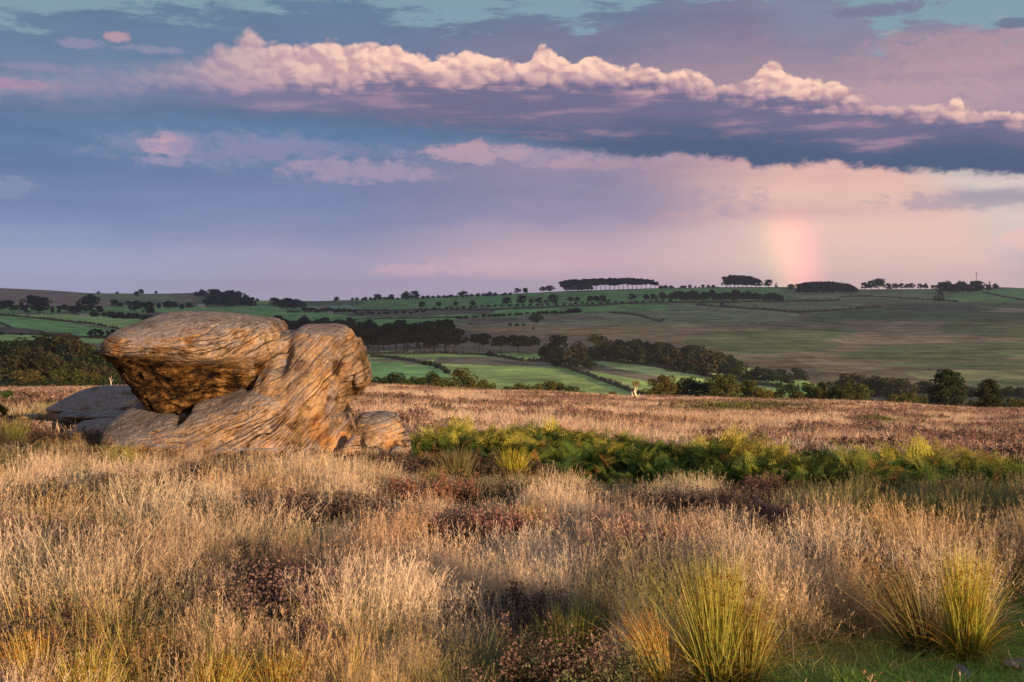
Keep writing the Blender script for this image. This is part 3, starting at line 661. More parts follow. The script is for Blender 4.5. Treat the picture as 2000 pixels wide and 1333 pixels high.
boulder('boulder', [(838, 132, 152, 2, 10, 2.2), (842, 124, 163, 0, 16, 2.3), (850, 120, 168, -3, 22, 2.4), (862, 122, 168, -3, 22, 2.4), (885, 122, 168, -3, 22, 2.4)],
        17.2, 'small rounded pinkish stone in the grass left of the outcrop', voxel=.012, lump=.03, band=.006)
for (x0, x1, r0, r1, Yy, lab) in [(40, 78, 810, 817, 20.5, 'upper flat sunlit stone lying in the green turf at far left'), (80, 108, 823, 829, 19.2, 'bright flat stone lying on turf nearest the slab boulders at left'),
                                 (28, 48, 828, 834, 18.8, 'lower small flat stone lying on turf at far left edge')]:
    boulder('flat_stone', [(r0, x0+6, x1-8, 2, 6, 2.3), (r0+2, x0+1, x1-2, 0, 10, 2.5), (r1, x0, x1, -2, 13, 2.5), (r1+14, x0, x1, -2, 13, 2.5)], Yy, lab, 'stone', voxel=.01, lump=.015, band=.004)
for (x0, x1, r0, r1, Yy, lab) in [(1956, 2030, 1290, 1308, 5.5, 'pale flat stone showing through the short turf in the right corner'), (1866, 1896, 1301, 1313, 5.4, 'small half buried stone in short turf near the tall rush tuft')]:
    boulder('flat_stone', [(r0, x0+12, x1-14, 4, 14, 2.3), (r0+4, x0+2, x1-4, 0, 24, 2.5), (r1, x0, x1, -4, 30, 2.5), (r1+20, x0, x1, -4, 30, 2.5)], Yy, lab, 'stone', voxel=.006, lump=.01, band=.003, fine=.003)

# ------------------------------------------------------------------ grasses and heath plants
def leaf_mat(name, root, rough=.7, trans=.35, tip_v=.5, use_tint='INSTANCER', rootmix=(.0, .55), spec=.1):
    """base colour runs from the plant's own root colour to its tint; 'v' varies from blade to blade"""
    m = bpy.data.materials.new(name); m.use_nodes = True; V.nt = m.node_tree; nt_ = m.node_tree
    nt_.nodes.remove(nt_.nodes['Principled BSDF']); outn = nt_.nodes['Material Output']
    tint = attr('tint', use_tint); v = attr('v', out='Fac'); t = attr('t', out='Fac'); kind = attr('part', out='Color')
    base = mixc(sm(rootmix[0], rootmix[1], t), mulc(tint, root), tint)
    base = mulc(base, ramp(v, [(0, (1-tip_v*.8, 1-tip_v, 1-tip_v)), (.5, (1, 1, 1)), (1, (1+tip_v*.9, 1+tip_v*.8, 1+tip_v*.5))]))
    base = mulc(base, kind)
    d = nt_.nodes.new('ShaderNodeBsdfDiffuse'); tr = nt_.nodes.new('ShaderNodeBsdfTranslucent'); mx = nt_.nodes.new('ShaderNodeMixShader')
    nt_.links.new(base.s, d.inputs[0]); nt_.links.new(base.s, tr.inputs[0]); mx.inputs[0].default_value = trans
    nt_.links.new(d.outputs[0], mx.inputs[1]); nt_.links.new(tr.outputs[0], mx.inputs[2]); nt_.links.new(mx.outputs[0], outn.inputs[0])
    return m
class Acc:
    def __init__(s): s.co = []; s.q = []; s.t3 = []; s.t = []; s.v = []; s.part = []; s.n = 0
    def add(s, co, q=None, t3=None, t=0, v=0, part=(1, 1, 1)):
        co = np.asarray(co, float).reshape(-1, 3); n = len(co)
        s.co.append(co)
        if q is not None: s.q.append(np.asarray(q)+s.n)
        if t3 is not None: s.t3.append(np.asarray(t3)+s.n)
        s.t.append(np.broadcast_to(t, n)); s.v.append(np.broadcast_to(v, n))
        p = np.broadcast_to(np.asarray(part, float), (n, 3)); s.part.append(p); s.n += n
    def mesh(s, name, mat, tint=None):
        f = []
        if s.q: f.append(np.concatenate(s.q))
        if s.t3: f.append(np.concatenate(s.t3))
        part = np.concatenate(s.part); part = np.concatenate([part, np.ones((len(part), 1))], 1)
        at_ = {'t': ('FLOAT', np.concatenate(s.t)), 'v': ('FLOAT', np.concatenate(s.v)), 'part': ('FLOAT_COLOR', part)}
        if tint is not None: at_['tint'] = ('FLOAT_COLOR', np.tile(np.array(list(tint)+[1.0]), (s.n, 1)))
        return mesh_from(name, np.concatenate(s.co), f, True, at_, mat)
def blades(acc, r, n, R, h, hv, w, lean, bend, seg=4, wind=(.0, .0), wtip=.15, centre=(0, 0), part=(1, 1, 1), splay=0.0, zmin=-.03, tr=(0, 1)):
    ang = r.random(n)*2*math.pi; rad = R*np.sqrt(r.random(n)); bx_ = np.cos(ang)*rad+centre[0]; by_ = np.sin(ang)*rad+centre[1]
    H = h*(1+hv*(r.random(n)*2-1)); la = r.random(n)*2*math.pi; lm = lean*np.abs(r.normal(size=n))
    lx = np.cos(la)*lm+wind[0]+splay*np.cos(ang)*rad/max(R, 1e-4); ly = np.sin(la)*lm+wind[1]+splay*np.sin(ang)*rad/max(R, 1e-4)
    b = bend*(.4+r.random(n))
    s = np.linspace(0, 1, seg+1)
    x = bx_[:, None]+H[:, None]*(lx[:, None]*s+(lx*b*2)[:, None]*s**2.5); y = by_[:, None]+H[:, None]*(ly[:, None]*s+(ly*b*2)[:, None]*s**2.5)
    m_ = np.sqrt(lx**2+ly**2)
    z = zmin+H[:, None]*(s*(1-.25*np.minimum(m_, 1.5)[:, None])-(b*m_*.55)[:, None]*s**3)
    wa = r.random(n)*math.pi; wd = (w*(.6+.8*r.random(n)))[:, None]*(1-(1-wtip)*s**1.6)[None]*.5
    ox = np.cos(wa)[:, None]*wd; oy = np.sin(wa)[:, None]*wd
    co = np.stack([np.stack([x-ox, y-oy, z], -1), np.stack([x+ox, y+oy, z], -1)], 2)   # n,seg+1,2,3
    base = (np.arange(n)*(seg+1)*2)[:, None]; k = np.arange(seg)[None]*2
    q = np.stack([base+k, base+k+1, base+k+3, base+k+2], -1).reshape(-1, 4)
    tt = np.repeat(np.tile(tr[0]+(tr[1]-tr[0])*s, n), 2); vv = np.repeat(r.random(n), (seg+1)*2)
    acc.add(co.reshape(-1, 3), q=q, t=tt, v=vv, part=part)
    return x[:, -1], y[:, -1], z[:, -1], lx, ly, H
def specks(acc, r, x, y, z, k, spread, size, part=(1, 1, 1), up=0.0, t=1.0, drop=0.0):
    n = len(x)*k
    X = np.repeat(x, k)+r.normal(size=n)*spread; Y = np.repeat(y, k)+r.normal(size=n)*spread; Z = np.repeat(z, k)+(r.random(n)-.5)*2*spread*1.6+up-drop*r.random(n)
    c = np.stack([X, Y, Z], 1); a = r.normal(size=(n, 3)); a /= np.linalg.norm(a, axis=1)[:, None]; b = np.cross(a, r.normal(size=(n, 3))); b /= np.linalg.norm(b, axis=1)[:, None]
    s = (size*(.6+.9*r.random(n)))[:, None]
    co = np.stack([c-a*s, c+b*s*.6, c+a*s, c-b*s*.6], 1).reshape(-1, 3)
    acc.add(co, q=np.arange(n*4).reshape(-1, 4), t=t, v=np.repeat(r.random(n), 4), part=part)
def strokes(acc, r, x, y, z, lx, ly, H, k, length, width, spread, f0=.72, part=(1, 1, 1)):
    n = len(x)*k; f = f0+(1-f0)*r.random(n); rep = lambda a: np.repeat(a, k)
    X = rep(x)-rep(lx*H)*(1-f); Y = rep(y)-rep(ly*H)*(1-f); Z = rep(z)-rep(H)*(1-f)*.95
    d = np.stack([r.normal(size=n)*spread, r.normal(size=n)*spread, .6+.5*r.random(n)], 1); d /= np.linalg.norm(d, axis=1)[:, None]
    L = (length*(.5+r.random(n)))[:, None]; a = r.random(n)*6.283; o_ = np.stack([np.cos(a), np.sin(a), 0*a], 1)*(width*(.6+.8*r.random(n)))[:, None]*.5
    p = np.stack([X, Y, Z], 1); co = np.stack([p-o_*.4, p+o_*.4, p+d*L*.6+o_, p+d*L, p+d*L*.6-o_], 1)
    co = co.reshape(-1, 3); b = np.arange(n)[:, None]*5
    acc.add(co, q=b+np.array([[0, 1, 2, 4]]), t3=b+np.array([[4, 2, 3]]), t=1.0, v=np.repeat(r.random(n), 5), part=part)
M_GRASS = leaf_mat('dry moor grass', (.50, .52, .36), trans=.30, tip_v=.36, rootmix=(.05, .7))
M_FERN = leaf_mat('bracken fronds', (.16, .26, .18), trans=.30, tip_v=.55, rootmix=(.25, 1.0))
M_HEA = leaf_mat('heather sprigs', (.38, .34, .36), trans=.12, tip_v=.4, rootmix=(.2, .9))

def scatter(name, protos, pts, scl, idx, tint, label, cat, rotz=None, kind='stuff', tilt=.12):
    n = len(pts); r = np.random.default_rng(n)
    rot = np.stack([r.normal(size=n)*tilt, r.normal(size=n)*tilt, r.random(n)*2*math.pi if rotz is None else rotz], 1)
    me = bpy.data.meshes.new(name); me.vertices.add(n); me.vertices.foreach_set('co', pts.astype(np.float32).ravel())
    for k, typ, arr, fld in (('rot', 'FLOAT_VECTOR', rot, 'vector'), ('scl', 'FLOAT', scl, 'value'), ('idx', 'INT', idx, 'value'),
                             ('tint', 'FLOAT_COLOR', np.concatenate([tint, np.ones((n, 1))], 1), 'color')):
        a = me.attributes.new(k, typ, 'POINT'); a.data.foreach_set(fld, np.ascontiguousarray(arr, dtype=np.int32 if typ == 'INT' else np.float32).ravel())
    o = obj(name, me)
    g = bpy.data.node_groups.new(name+'_growth', 'GeometryNodeTree')
    g.interface.new_socket('Geometry', in_out='INPUT', socket_type='NodeSocketGeometry'); g.interface.new_socket('Geometry', in_out='OUTPUT', socket_type='NodeSocketGeometry')
    gi = g.nodes.new('NodeGroupInput'); go = g.nodes.new('NodeGroupOutput')
    col = bpy.data.collections.new(name+'_kinds')
    for i, pm in enumerate(protos):
        po = bpy.data.objects.new('%s_kind_%02d' % (name, i), pm); col.objects.link(po)
    ci = g.nodes.new('GeometryNodeCollectionInfo'); ci.inputs['Collection'].default_value = col; ci.inputs['Separate Children'].default_value = True; ci.inputs['Reset Children'].default_value = True
    ip = g.nodes.new('GeometryNodeInstanceOnPoints'); ip.inputs['Pick Instance'].default_value = True
    def na(nm, dt):
        nn = g.nodes.new('GeometryNodeInputNamedAttribute'); nn.data_type = dt; nn.inputs['Name'].default_value = nm; return nn.outputs['Attribute']
    g.links.new(gi.outputs[0], ip.inputs['Points']); g.links.new(ci.outputs[0], ip.inputs['Instance'])
    g.links.new(na('idx', 'INT'), ip.inputs['Instance Index']); g.links.new(na('rot', 'FLOAT_VECTOR'), ip.inputs['Rotation']); g.links.new(na('scl', 'FLOAT'), ip.inputs['Scale'])
    g.links.new(ip.outputs[0], go.inputs[0])
    md = o.modifiers.new('growth', 'NODES'); md.node_group = g
    tag(o, label, cat, kind=kind)
    return o
def rowof(X, Y): return HZ+(EYE-height(X, Y, False))/Y*F
def sample(n, y0, y1, dens=1.0, um=.52, r=None):
    """random spots between two distances; dens<0..: spacing grows with distance to the power (1-dens)"""
    r = r or rng; e = 2-dens
    u = r.random(n); Y = (y0**e+(y1**e-y0**e)*u)**(1/e); X = (r.random(n)*2-1)*(um*Y+2.2)
    return X, Y
def keep_off_rocks(X, Y):
    px = 1000+F*X/Y; k = np.ones(len(X), bool)
    k &= ~((px > 228) & (px < 690) & (Y > 14.8) & (Y < 17.4)); k &= ~((px > 690) & (px < 795) & (Y > 16.2) & (Y < 17.1))
    k &= ~((px > 120) & (px < 290) & (Y > 20.9) & (Y < 22.2)); k &= ~((px > 1930) & (Y > 5.2) & (Y < 5.75))
    return k
def g2(px, row, cx, cy, rx, ry): return np.exp(-(((px-cx)/rx)**2+((row-cy)/ry)**2))

# ---- prototypes
def P_hair(seed, n=70, h=.40, lean=.22, R=.14):
    r = np.random.default_rng(seed); a = Acc()
    blades(a, r, n, R, h*.62, .45, .0042, lean*1.3, .9, 4, part=(.86, .90, .78))
    x, y, z, lx, ly, H = blades(a, r, int(n*.6), R, h, .28, .0024, lean, .5, 4, wtip=.5, wind=(.08, 0))
    strokes(a, r, x, y, z, lx, ly, H, 13, .020, .0024, .60, .68, part=(1.08, .98, .92))
    return a.mesh('hair_grass', M_GRASS)
def P_mid(seed, n=46, h=.26):
    r = np.random.default_rng(seed); a = Acc()
    blades(a, r, n, .15, h, .4, .006, .38, 1.1, 3)
    return a.mesh('leaf_grass', M_GRASS)
def P_clump(seed, n=70, h=.42, R=.32, w=.016):
    r = np.random.default_rng(seed); a = Acc()
    blades(a, r, n, R, h, .4, w, .35, .8, 3)
    return a.mesh('grass_clump', M_GRASS)
def P_heather(seed, n=34, h=.26, R=.17, sz=.011, k=16):
    r = np.random.default_rng(seed); a = Acc()
    x, y, z, lx, ly, H = blades(a, r, n, R*.6, h, .3, .005, .25, .3, 3, splay=.55, part=(.5, .42, .36), wtip=.6)
    for f, p in ((1.0, (1.0, 1.0, 1.0)), (.82, (.85, .9, .8)), (.62, (.6, .7, .55)), (.4, (.42, .5, .4))):
        specks(a, r, x*(.5+.5*f), y*(.5+.5*f), z*f, k, .022, sz, part=p, t=f)
    return a.mesh('heather_sprig', M_HEA)
def P_rush(seed, n=160, R=.10, h=.62, w=.0042, splay=.28, wind=(0, 0), heads=.5, lean=.13):
    r = np.random.default_rng(seed); a = Acc()
    x, y, z, lx, ly, H = blades(a, r, n, R, h, .32, w, lean, .25, 5, splay=splay, wtip=.12, wind=wind)
    k = int(n*heads); s_ = r.choice(n, k, replace=False)
    f = .80+.08*r.random(k)
    specks(a, r, x[s_]*f, y[s_]*f, z[s_]*f, 5, .007, .0050, part=(.55, .30, .22))
    blades(a, r, n//3, R*1.25, h*.5, .5, w*1.2, .5, 1.2, 4, part=(1.35, 1.05, .9), wtip=.1)
    blades(a, r, n//5, R*1.1, h*.75, .4, w, .40, 1.5, 6, part=(.9, .55, .5), wtip=.1, splay=splay*1.3)
    return a
def P_turf(seed, n=60, R=.14, h=.05):
    r = np.random.default_rng(seed); a = Acc()
    blades(a, r, n, R, h, .5, .0045, .6, .8, 2)
    return a.mesh('turf', M_GRASS)
def P_bracken(seed, nf=6, h=.55):
    r = np.random.default_rng(seed); a = Acc()
    for i in range(nf):
        az = r.random()*6.283; L = h*(.85+.5*r.random()); lean = .45+.5*r.random(); d = np.array([math.cos(az), math.sin(az)])
        s = np.linspace(0, 1, 15); curve = s*lean*L*.8+(s**3)*L*.35; zz = L*(s*1.05-s**3*.50*lean-.05)
        pos = np.stack([d[0]*curve, d[1]*curve, zz], 1); tv = np.gradient(pos, axis=0); tv /= np.linalg.norm(tv, axis=1)[:, None]
        side = np.array([-d[1], d[0], 0.0]); vv = r.random()
        w = .004
        co = np.stack([pos-side*w, pos+side*w], 1).reshape(-1, 3); k = np.arange(14)*2
        a.add(co, q=np.stack([k, k+1, k+3, k+2], 1), t=np.repeat(s, 2), v=vv, part=(.9, .7, .5))
        for j in range(3, 15):
            f = s[j]; pl = L*.36*math.sin(min(1, (1-f)*1.15+.08)*math.pi*.5)*(1.0 if f > .3 else f/.3)
            for sg in (-1, 1):
                dirn = side*sg+tv[j]*.45+np.array([0, 0, -.18+r.normal()*.12]); dirn /= np.linalg.norm(dirn)
                nrm = np.cross(dirn, tv[j]); nrm /= np.linalg.norm(nrm)+1e-9; wv_ = np.cross(nrm, dirn)
                p0 = pos[j]
                m_ = 4; ss = np.linspace(0, 1, m_+1)[:-1]
                tris = []; vs = []
                for q_, sv in enumerate(ss):        # pinnules
                    c = p0+dirn*pl*sv; le = pl*.36*(1-sv*.7)+.006; ww = pl/m_*.55
                    for s2 in (-1, 1):
                        tipp = c+wv_*s2*le+dirn*ww*.8
                        b0 = len(vs); vs += [c-dirn*ww*.45, c+dirn*ww*.65, tipp]; tris.append((b0, b0+1, b0+2))
                a.add(np.array(vs), t3=np.array(tris), t=.35+.65*f, v=np.clip(vv+r.normal()*.12, 0, 1))
    return a.mesh('bracken_plant', M_FERN)

def pal(n, cols, w, r, jit=.14):
    c = np.array(cols)[r.choice(len(cols), n, p=np.array(w)/sum(w))]; return c*(1+jit*r.normal(size=(n, 1)))*(1+.05*r.normal(size=(n, 3)))
STRAW = (.78, .64, .44); PALE = (.85, .75, .57); PINKS = (.66, .48, .36); ORG = (.68, .47, .19); GREY = (.34, .33, .20); GRN = (.17, .22, .07); DGR = (.075, .11, .035); BRW = (.22, .145, .085); YEL = (.50, .38, .09)
def lerpc(a, b, w): return a*(1-w[:, None])+np.array(b)*w[:, None]

BRACKEN_POLY = [(796,905),(850,884),(930,872),(1050,872),(1200,886),(1330,897),(1500,910),(1650,920),(1800,930),(2100,945),(2100,996),(1900,988),(1700,980),(1500,974),(1350,962),(1200,955),(1060,945),(1030,925),(960,918),(860,918)]
TURF_POLY = [(1530,1262),(1640,1248),(1780,1262),(1860,1285),(1900,1230),(1960,1180),(2150,1160),(2150,1500),(1430,1500),(1500,1320)]

HEA = [(572, 1052, 1.5, (.16, .11, .10), 'dark purple heather bush standing out of pale grass left of centre'),
 (612, 1062, 1.2, (.13, .09, .08), 'blackish heather bush touching the right side of the dark purple one'),
 (905, 1085, 1.1, (.30, .18, .14), 'pinkish red heather bush in the middle of the pale grass'),
 (945, 1100, 1.0, (.28, .14, .12), 'rusty heather bush just right of the pinkish red one'),
 (800, 1008, 1.3, (.26, .13, .09), 'russet heather bush below the squat boulder'),
 (250, 1000, 1.1, (.13, .09, .07), 'dark brown heather bush below the left end of the outcrop'),
 (1282, 1140, .9, (.36, .20, .16), 'pink tipped heather bush left of the tallest rush tuft'),
 (1512, 1080, 1.0, (.12, .08, .09), 'blackish heather bush above and right of the tallest rush tuft'),
 (1700, 1200, .9, (.18, .115, .095), 'dark wine coloured heather bush between the two tall rush tufts'),
 (12, 1130, 1.0, (.30, .17, .17), 'purple flowered heather bush at the left edge'),
 (515, 1262, .6, (.22, .14, .13), 'small purple flowered heather sprig near the bottom edge'),
 (120, 1045, 1.3, (.10, .085, .065), 'wide dark heather bush among pale grass at left'),
 (1345, 1040, 1.5, (.13, .09, .09), 'broad dusky heather patch right of centre')]

HEA_XY = [near_spot(h[0], h[1]) for h in HEA]
def clearing(X, Y):
    w = np.zeros(len(X))
    for (hx, hy, hz), h in zip(HEA_XY, HEA):
        R_ = .30*h[2]*max(1, hy/9); w = np.maximum(w, np.exp(-((X-hx)/R_)**2-(np.where(Y < hy, (Y-hy)/(R_*1.9), (Y-hy)/R_))**2))
    return w
def build_foreground():
    r = np.random.default_rng(21)
    # --- main sward
    n = 44000
    X, Y = sample(n, 3.2, 26, .55, .52, r)
    nc = 2000; CX, CY = sample(nc, 3.2, 24, .5, .54, r); ci = r.integers(0, nc, n); clus = r.random(n) < .52; sp_ = (.07+.15*r.random(nc))[ci]
    X = np.where(clus, CX[ci]+r.normal(size=n)*sp_, X); Y = np.where(clus, CY[ci]+r.normal(size=n)*sp_, Y); Y = np.maximum(Y, 3.1)
    px = 1000+F*X/Y; row = rowof(X, Y); k = keep_off_rocks(X, Y)
    n1 = fbm2(X/.9, Y/1.3, 3, 61); n2_ = fbm2(X/2.6+9, Y/3.4, 3, 71); n3 = fbm2(X/.35, Y/.5, 2, 81)
    turf = inpoly(px+n1*30, row+n1*14, TURF_POLY); brk = inpoly(px+n1*22, row+n1*8, BRACKEN_POLY)
    leftturf = (g2(px, row, 80, 836, 130, 36)*1.6+g2(px, row, 740, 925, 60, 14)+g2(px, row, 250, 860, 70, 30)*1.2)
    k &= ~turf; k &= ~(brk & (r.random(n) < .85)); k &= ~(r.random(n) < leftturf)
    dark = 1.0*(g2(px, row, 570, 1062, 60, 20)+g2(px, row, 150, 1050, 110, 26)+g2(px, row, 910, 1100, 60, 26)+g2(px, row, 1330, 1052, 110, 22)+g2(px, row, 1520, 1112, 80, 30)
            +g2(px, row, 560, 1225, 80, 55)+g2(px, row, 1275, 1155, 60, 26)+g2(px, row, 380, 965, 60, 14)+g2(px, row, 780, 1020, 60, 14)+g2(px, row, 1960, 1190, 60, 60)+g2(px, row, 330, 1010, 40, 12))
    n6 = fbm2(X/1.9+77, Y/2.4+5, 3, 171); low = np.clip(-n6*3.6-.45, 0, 1)*(row > 900)*np.clip((1290-row)/60, .15, 1)
    dark = np.clip(dark+low*.7, 0, 1); k &= (r.random(n) > dark*.70) & (r.random(n) > clearing(X, Y)*1.1)
    c = pal(n, [STRAW, PALE, PINKS, BRW, GREY], [5, 3.2, 3, .8, 1.4], r)
    c = lerpc(c, GREY, np.clip(.05+n2_*2.2, 0, .85)); n7 = fbm2(X/1.5+17, Y/2+55, 3, 271); c = lerpc(c, (.86, .74, .54), np.clip(n7*2.4-.1, 0, .7)); c = lerpc(c, (.26, .27, .12), np.clip(-n7*2.6-.45, 0, .8))
    c = lerpc(c, (.30, .20, .15), np.clip(n1*1.2-.2, 0, .6))
    tus = np.array([PALE, STRAW, (.86, .74, .55), PINKS, ORG, (.40, .40, .18), (.50, .36, .24)])[r.choice(7, nc, p=[.25, .22, .18, .13, .08, .08, .06])][ci]
    c = np.where(clus[:, None], c*.35+tus*.65, c*.80)
    c = lerpc(c, BRW, dark*.75)
    grn = np.clip(np.clip(-fbm2(X/1.1+31, Y/1.7+9, 3, 371)*3-.5, 0, .8)+g2(px, row, 1300, 975, 330, 24)*.75+g2(px, row, 1800, 1045, 260, 50)*1.0+g2(px, row, 900, 985, 120, 25)*.5+g2(px, row, 250, 905, 90, 22)*.8+g2(px, row, 40, 880, 80, 24)*.6+g2(px, row, 1600, 1030, 150, 60)*.55+g2(px, row, 250, 1330, 170, 50)*.7, 0, .95)
    c = lerpc(c, (.19, .21, .09), np.clip(grn*1.05, 0, .92))
    orgw = np.clip(g2(px, row, 1790, 1110, 150, 36)*1.0+g2(px, row, 120, 1340, 190, 70)*.8+g2(px, row, 480, 1370, 300, 60)*.7+g2(px, row, 1040, 1065, 55, 26)*.7+g2(px, row, 1640, 1255, 150, 40)*.6+g2(px, row, 1560, 945, 60, 10)*.5+g2(px, row, 1990, 945, 60, 8), 0, 1)
    c = lerpc(c, ORG, orgw*.8)
    pinkw = np.clip(g2(px, row, 750, 1150, 140, 60)+g2(px, row, 1280, 1130, 150, 50)+g2(px, row, 300, 930, 220, 30)*.6, 0, 1)*.6
    c = lerpc(c, (.74, .50, .31), pinkw)
    brownw = np.clip(g2(px, row, 300, 1180, 190, 60)+g2(px, row, 480, 1200, 160, 60), 0, 1)*.55
    c = lerpc(c, (.34, .22, .14), brownw)
    scl = (.85+.35*r.random(n))*(1-.35*dark)*(1+.25*n2_)*(1+.35*n1)*(1-.15*grn*(px < 1500))*np.where(clus, (.85+.45*r.random(nc))[ci], .68)*np.interp(Y, [3, 4.6, 6, 10, 13, 16, 26], [.5, .6, .95, 1, .66, .48, .55])
    scl *= np.where((row < 985) & (px > 760), .60, 1)*np.where((row < 1010) & (px > 1400), .72, 1)
    idx = r.integers(0, 8, n); mid = r.random(n) < (.42+.4*dark*0+.3*grn); idx = np.where(mid, r.integers(8, 12, n), idx)
    c = np.where(mid[:, None], c*.86, c)
    Z = height(X, Y); pts = np.stack([X, Y, Z], 1)[k]
    protos = [P_hair(100+i, lean=.16+.03*(i % 4), h=.34+.02*(i % 5)) for i in range(8)]+[P_mid(200+i) for i in range(4)]
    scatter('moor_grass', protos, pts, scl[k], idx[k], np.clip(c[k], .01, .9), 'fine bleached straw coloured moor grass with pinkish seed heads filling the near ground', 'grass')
    # --- dark under-storey of moss, old heather and dead leaf
    n = 9000
    X, Y = sample(n, 3.2, 26, .6, .52, r); px = 1000+F*X/Y; row = rowof(X, Y); k = keep_off_rocks(X, Y)
    n1 = fbm2(X/.9, Y/1.3, 3, 61); n4 = fbm2(X/1.4+30, Y/1.1, 3, 91)
    dk = (g2(px, row, 570, 1062, 60, 20)+g2(px, row, 150, 1050, 110, 26)+g2(px, row, 910, 1100, 60, 26)+g2(px, row, 1330, 1052, 110, 22)+g2(px, row, 1520, 1112, 80, 30)+g2(px, row, 560, 1225, 80, 55)+g2(px, row, 1275, 1155, 60, 26)+g2(px, row, 380, 965, 60, 14)+g2(px, row, 780, 1020, 60, 14)+g2(px, row, 1960, 1190, 60, 60))
    n6 = fbm2(X/1.9+77, Y/2.4+5, 3, 171); dk = dk+np.clip(-n6*3.6-.45, 0, 1)*(row > 900)*np.clip((1290-row)/60, .1, 1)
    k &= (r.random(n) < np.clip((.08+n4*1.3)*np.clip((1310-row)/60, .2, 1)+dk, 0, 1)) & ~inpoly(px, row, TURF_POLY) & ~inpoly(px, row, BRACKEN_POLY)
    c = pal(n, [(.10, .075, .055), (.15, .09, .08), (.09, .10, .05), (.17, .11, .10), (.24, .15, .14), (.24, .15, .08)], [3, 3, 2, 1.2, .5, 1.6], r)
    pts = np.stack([X, Y, height(X, Y)], 1)[k]
    scatter('heather_undergrowth', [P_heather(300+i, 40, .26, .17, .0072, 30) for i in range(6)], pts, (.6+.5*r.random(n))[k], r.integers(0, 6, n)[k], np.clip(c[k], .01, .8), 'low dark brown and purple heather showing between the pale grasses', 'heather')
    # --- short turf
    n = 26000
    X, Y = sample(n, 3.6, 8, .6, .56, r); px = 1000+F*X/Y; row = rowof(X, Y)
    n1 = fbm2(X/.9, Y/1.3, 3, 61); k = inpoly(px+n1*30, row+n1*14, [(a, b-10) for a, b in TURF_POLY]) & (px > 1350)
    c = pal(n, [(.30, .54, .10), (.42, .56, .12), (.22, .40, .08), (.56, .52, .22)], [4, 3, 2, 1], r); c = lerpc(c, (.56, .50, .16), np.clip(g2(px, row, 1640, 1290, 130, 40)*.9, 0, .8))
    pts = np.stack([X, Y, height(X, Y)], 1)[k]
    pr = [P_turf(400+i) for i in range(5)]
    scatter('turf', pr, pts, (.7+.7*r.random(n))[k], r.integers(0, 5, n)[k], np.clip(c[k], .01, .8), 'short bright green cropped turf in the bottom right corner', 'turf')
    n = 9000
    X = (r.random(n)*.30-.55); Y = 14.5+r.random(n)*12; X = X*Y; px = 1000+F*X/Y; row = rowof(X, Y)
    X2 = (-.20+r.random(n//3)*.16)*15.5; Y2 = 14.2+r.random(n//3)*2.2; X = np.concatenate([X, X2]); Y = np.concatenate([Y, Y2]); px = 1000+F*X/Y; row = rowof(X, Y)
    w = np.clip(g2(px, row, 90, 838, 150, 40)*1.8+g2(px, row, 740, 925, 70, 18), 0, 1); m = len(X); k = (r.random(m) < w) & keep_off_rocks(X, Y)
    c = pal(m, [(.17, .28, .07), (.27, .33, .08), (.40, .36, .12), (.38, .27, .13)], [4, 3, 1.5, 1], r)
    scatter('turf', pr, np.stack([X, Y, height(X, Y)], 1)[k], (1.6+1.6*r.random(m))[k], r.integers(0, 5, m)[k], np.clip(c[k], .01, .8), 'green mossy turf around the flat stones left of the outcrop and below the squat boulder', 'turf')
    # --- rushes that fill whole patches
    n = 5200
    X, Y = sample(n, 4.2, 14, .5, .52, r); px = 1000+F*X/Y; row = rowof(X, Y)
    wo = g2(px, row, 110, 1330, 170, 60)*1.0+g2(px, row, 480, 1350, 230, 50)*.9+g2(px, row, 1790, 1105, 150, 32)*.8+g2(px, row, 1640, 1255, 110, 26)*.35+g2(px, row, 1900, 1180, 90, 40)*.5
    wg = g2(px, row, 1800, 1050, 200, 26)*.9+g2(px, row, 300, 1340, 120, 50)*.5+g2(px, row, 1580, 1100, 90, 60)*.3+g2(px, row, 240, 915, 60, 20)*.8+g2(px, row, 1120, 1300, 70, 50)*.5
    isg = r.random(n)*(wo+wg) < wg; k = (r.random(n) < np.clip(wo+wg, 0, 1)*.55) & keep_off_rocks(X, Y) & ~inpoly(px, row, [(a, b+14) for a, b in TURF_POLY])
    c = np.where(isg[:, None], pal(n, [(.13, .18, .05), (.20, .22, .07), (.28, .26, .09)], [3, 3, 1.5], r), pal(n, [(.66, .50, .14), (.52, .46, .11), (.70, .44, .15), (.34, .34, .10)], [3, 3, 2, 2], r))
    pr = []
    for i in range(7): pr.append(P_rush(800+i, 34, .09, .48, .0042, splay=.30, wind=(-.12 if i % 2 else .04, 0), heads=.4, lean=.14).mesh('rush', M_GRASS))
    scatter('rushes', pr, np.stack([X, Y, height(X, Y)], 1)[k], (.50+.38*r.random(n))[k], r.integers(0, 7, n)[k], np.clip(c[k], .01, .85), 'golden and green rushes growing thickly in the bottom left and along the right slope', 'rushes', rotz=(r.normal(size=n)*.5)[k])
    # --- bracken
    n = 10500
    X, Y = sample(n, 11, 28, .4, .54, r); px = 1000+F*X/Y; row = rowof(X, Y); n1 = fbm2(X/1.2, Y/1.6, 3, 44)
    n8 = fbm2(X/.8+5, Y/1.1, 2, 144); k = inpoly(px+n1*110+n8*50, row+n1*34+n8*16, BRACKEN_POLY) & (r.random(n) < 1.1+n8*1.2) & keep_off_rocks(X, Y)
    c = pal(n, [(.10, .18, .045), (.07, .135, .04), (.17, .23, .05)], [4, 3, 2], r); yl = np.clip(n1*3.0+.02+.45*r.normal(size=n), 0, 1)*np.clip((958-row)/30+.30, .2, 1)
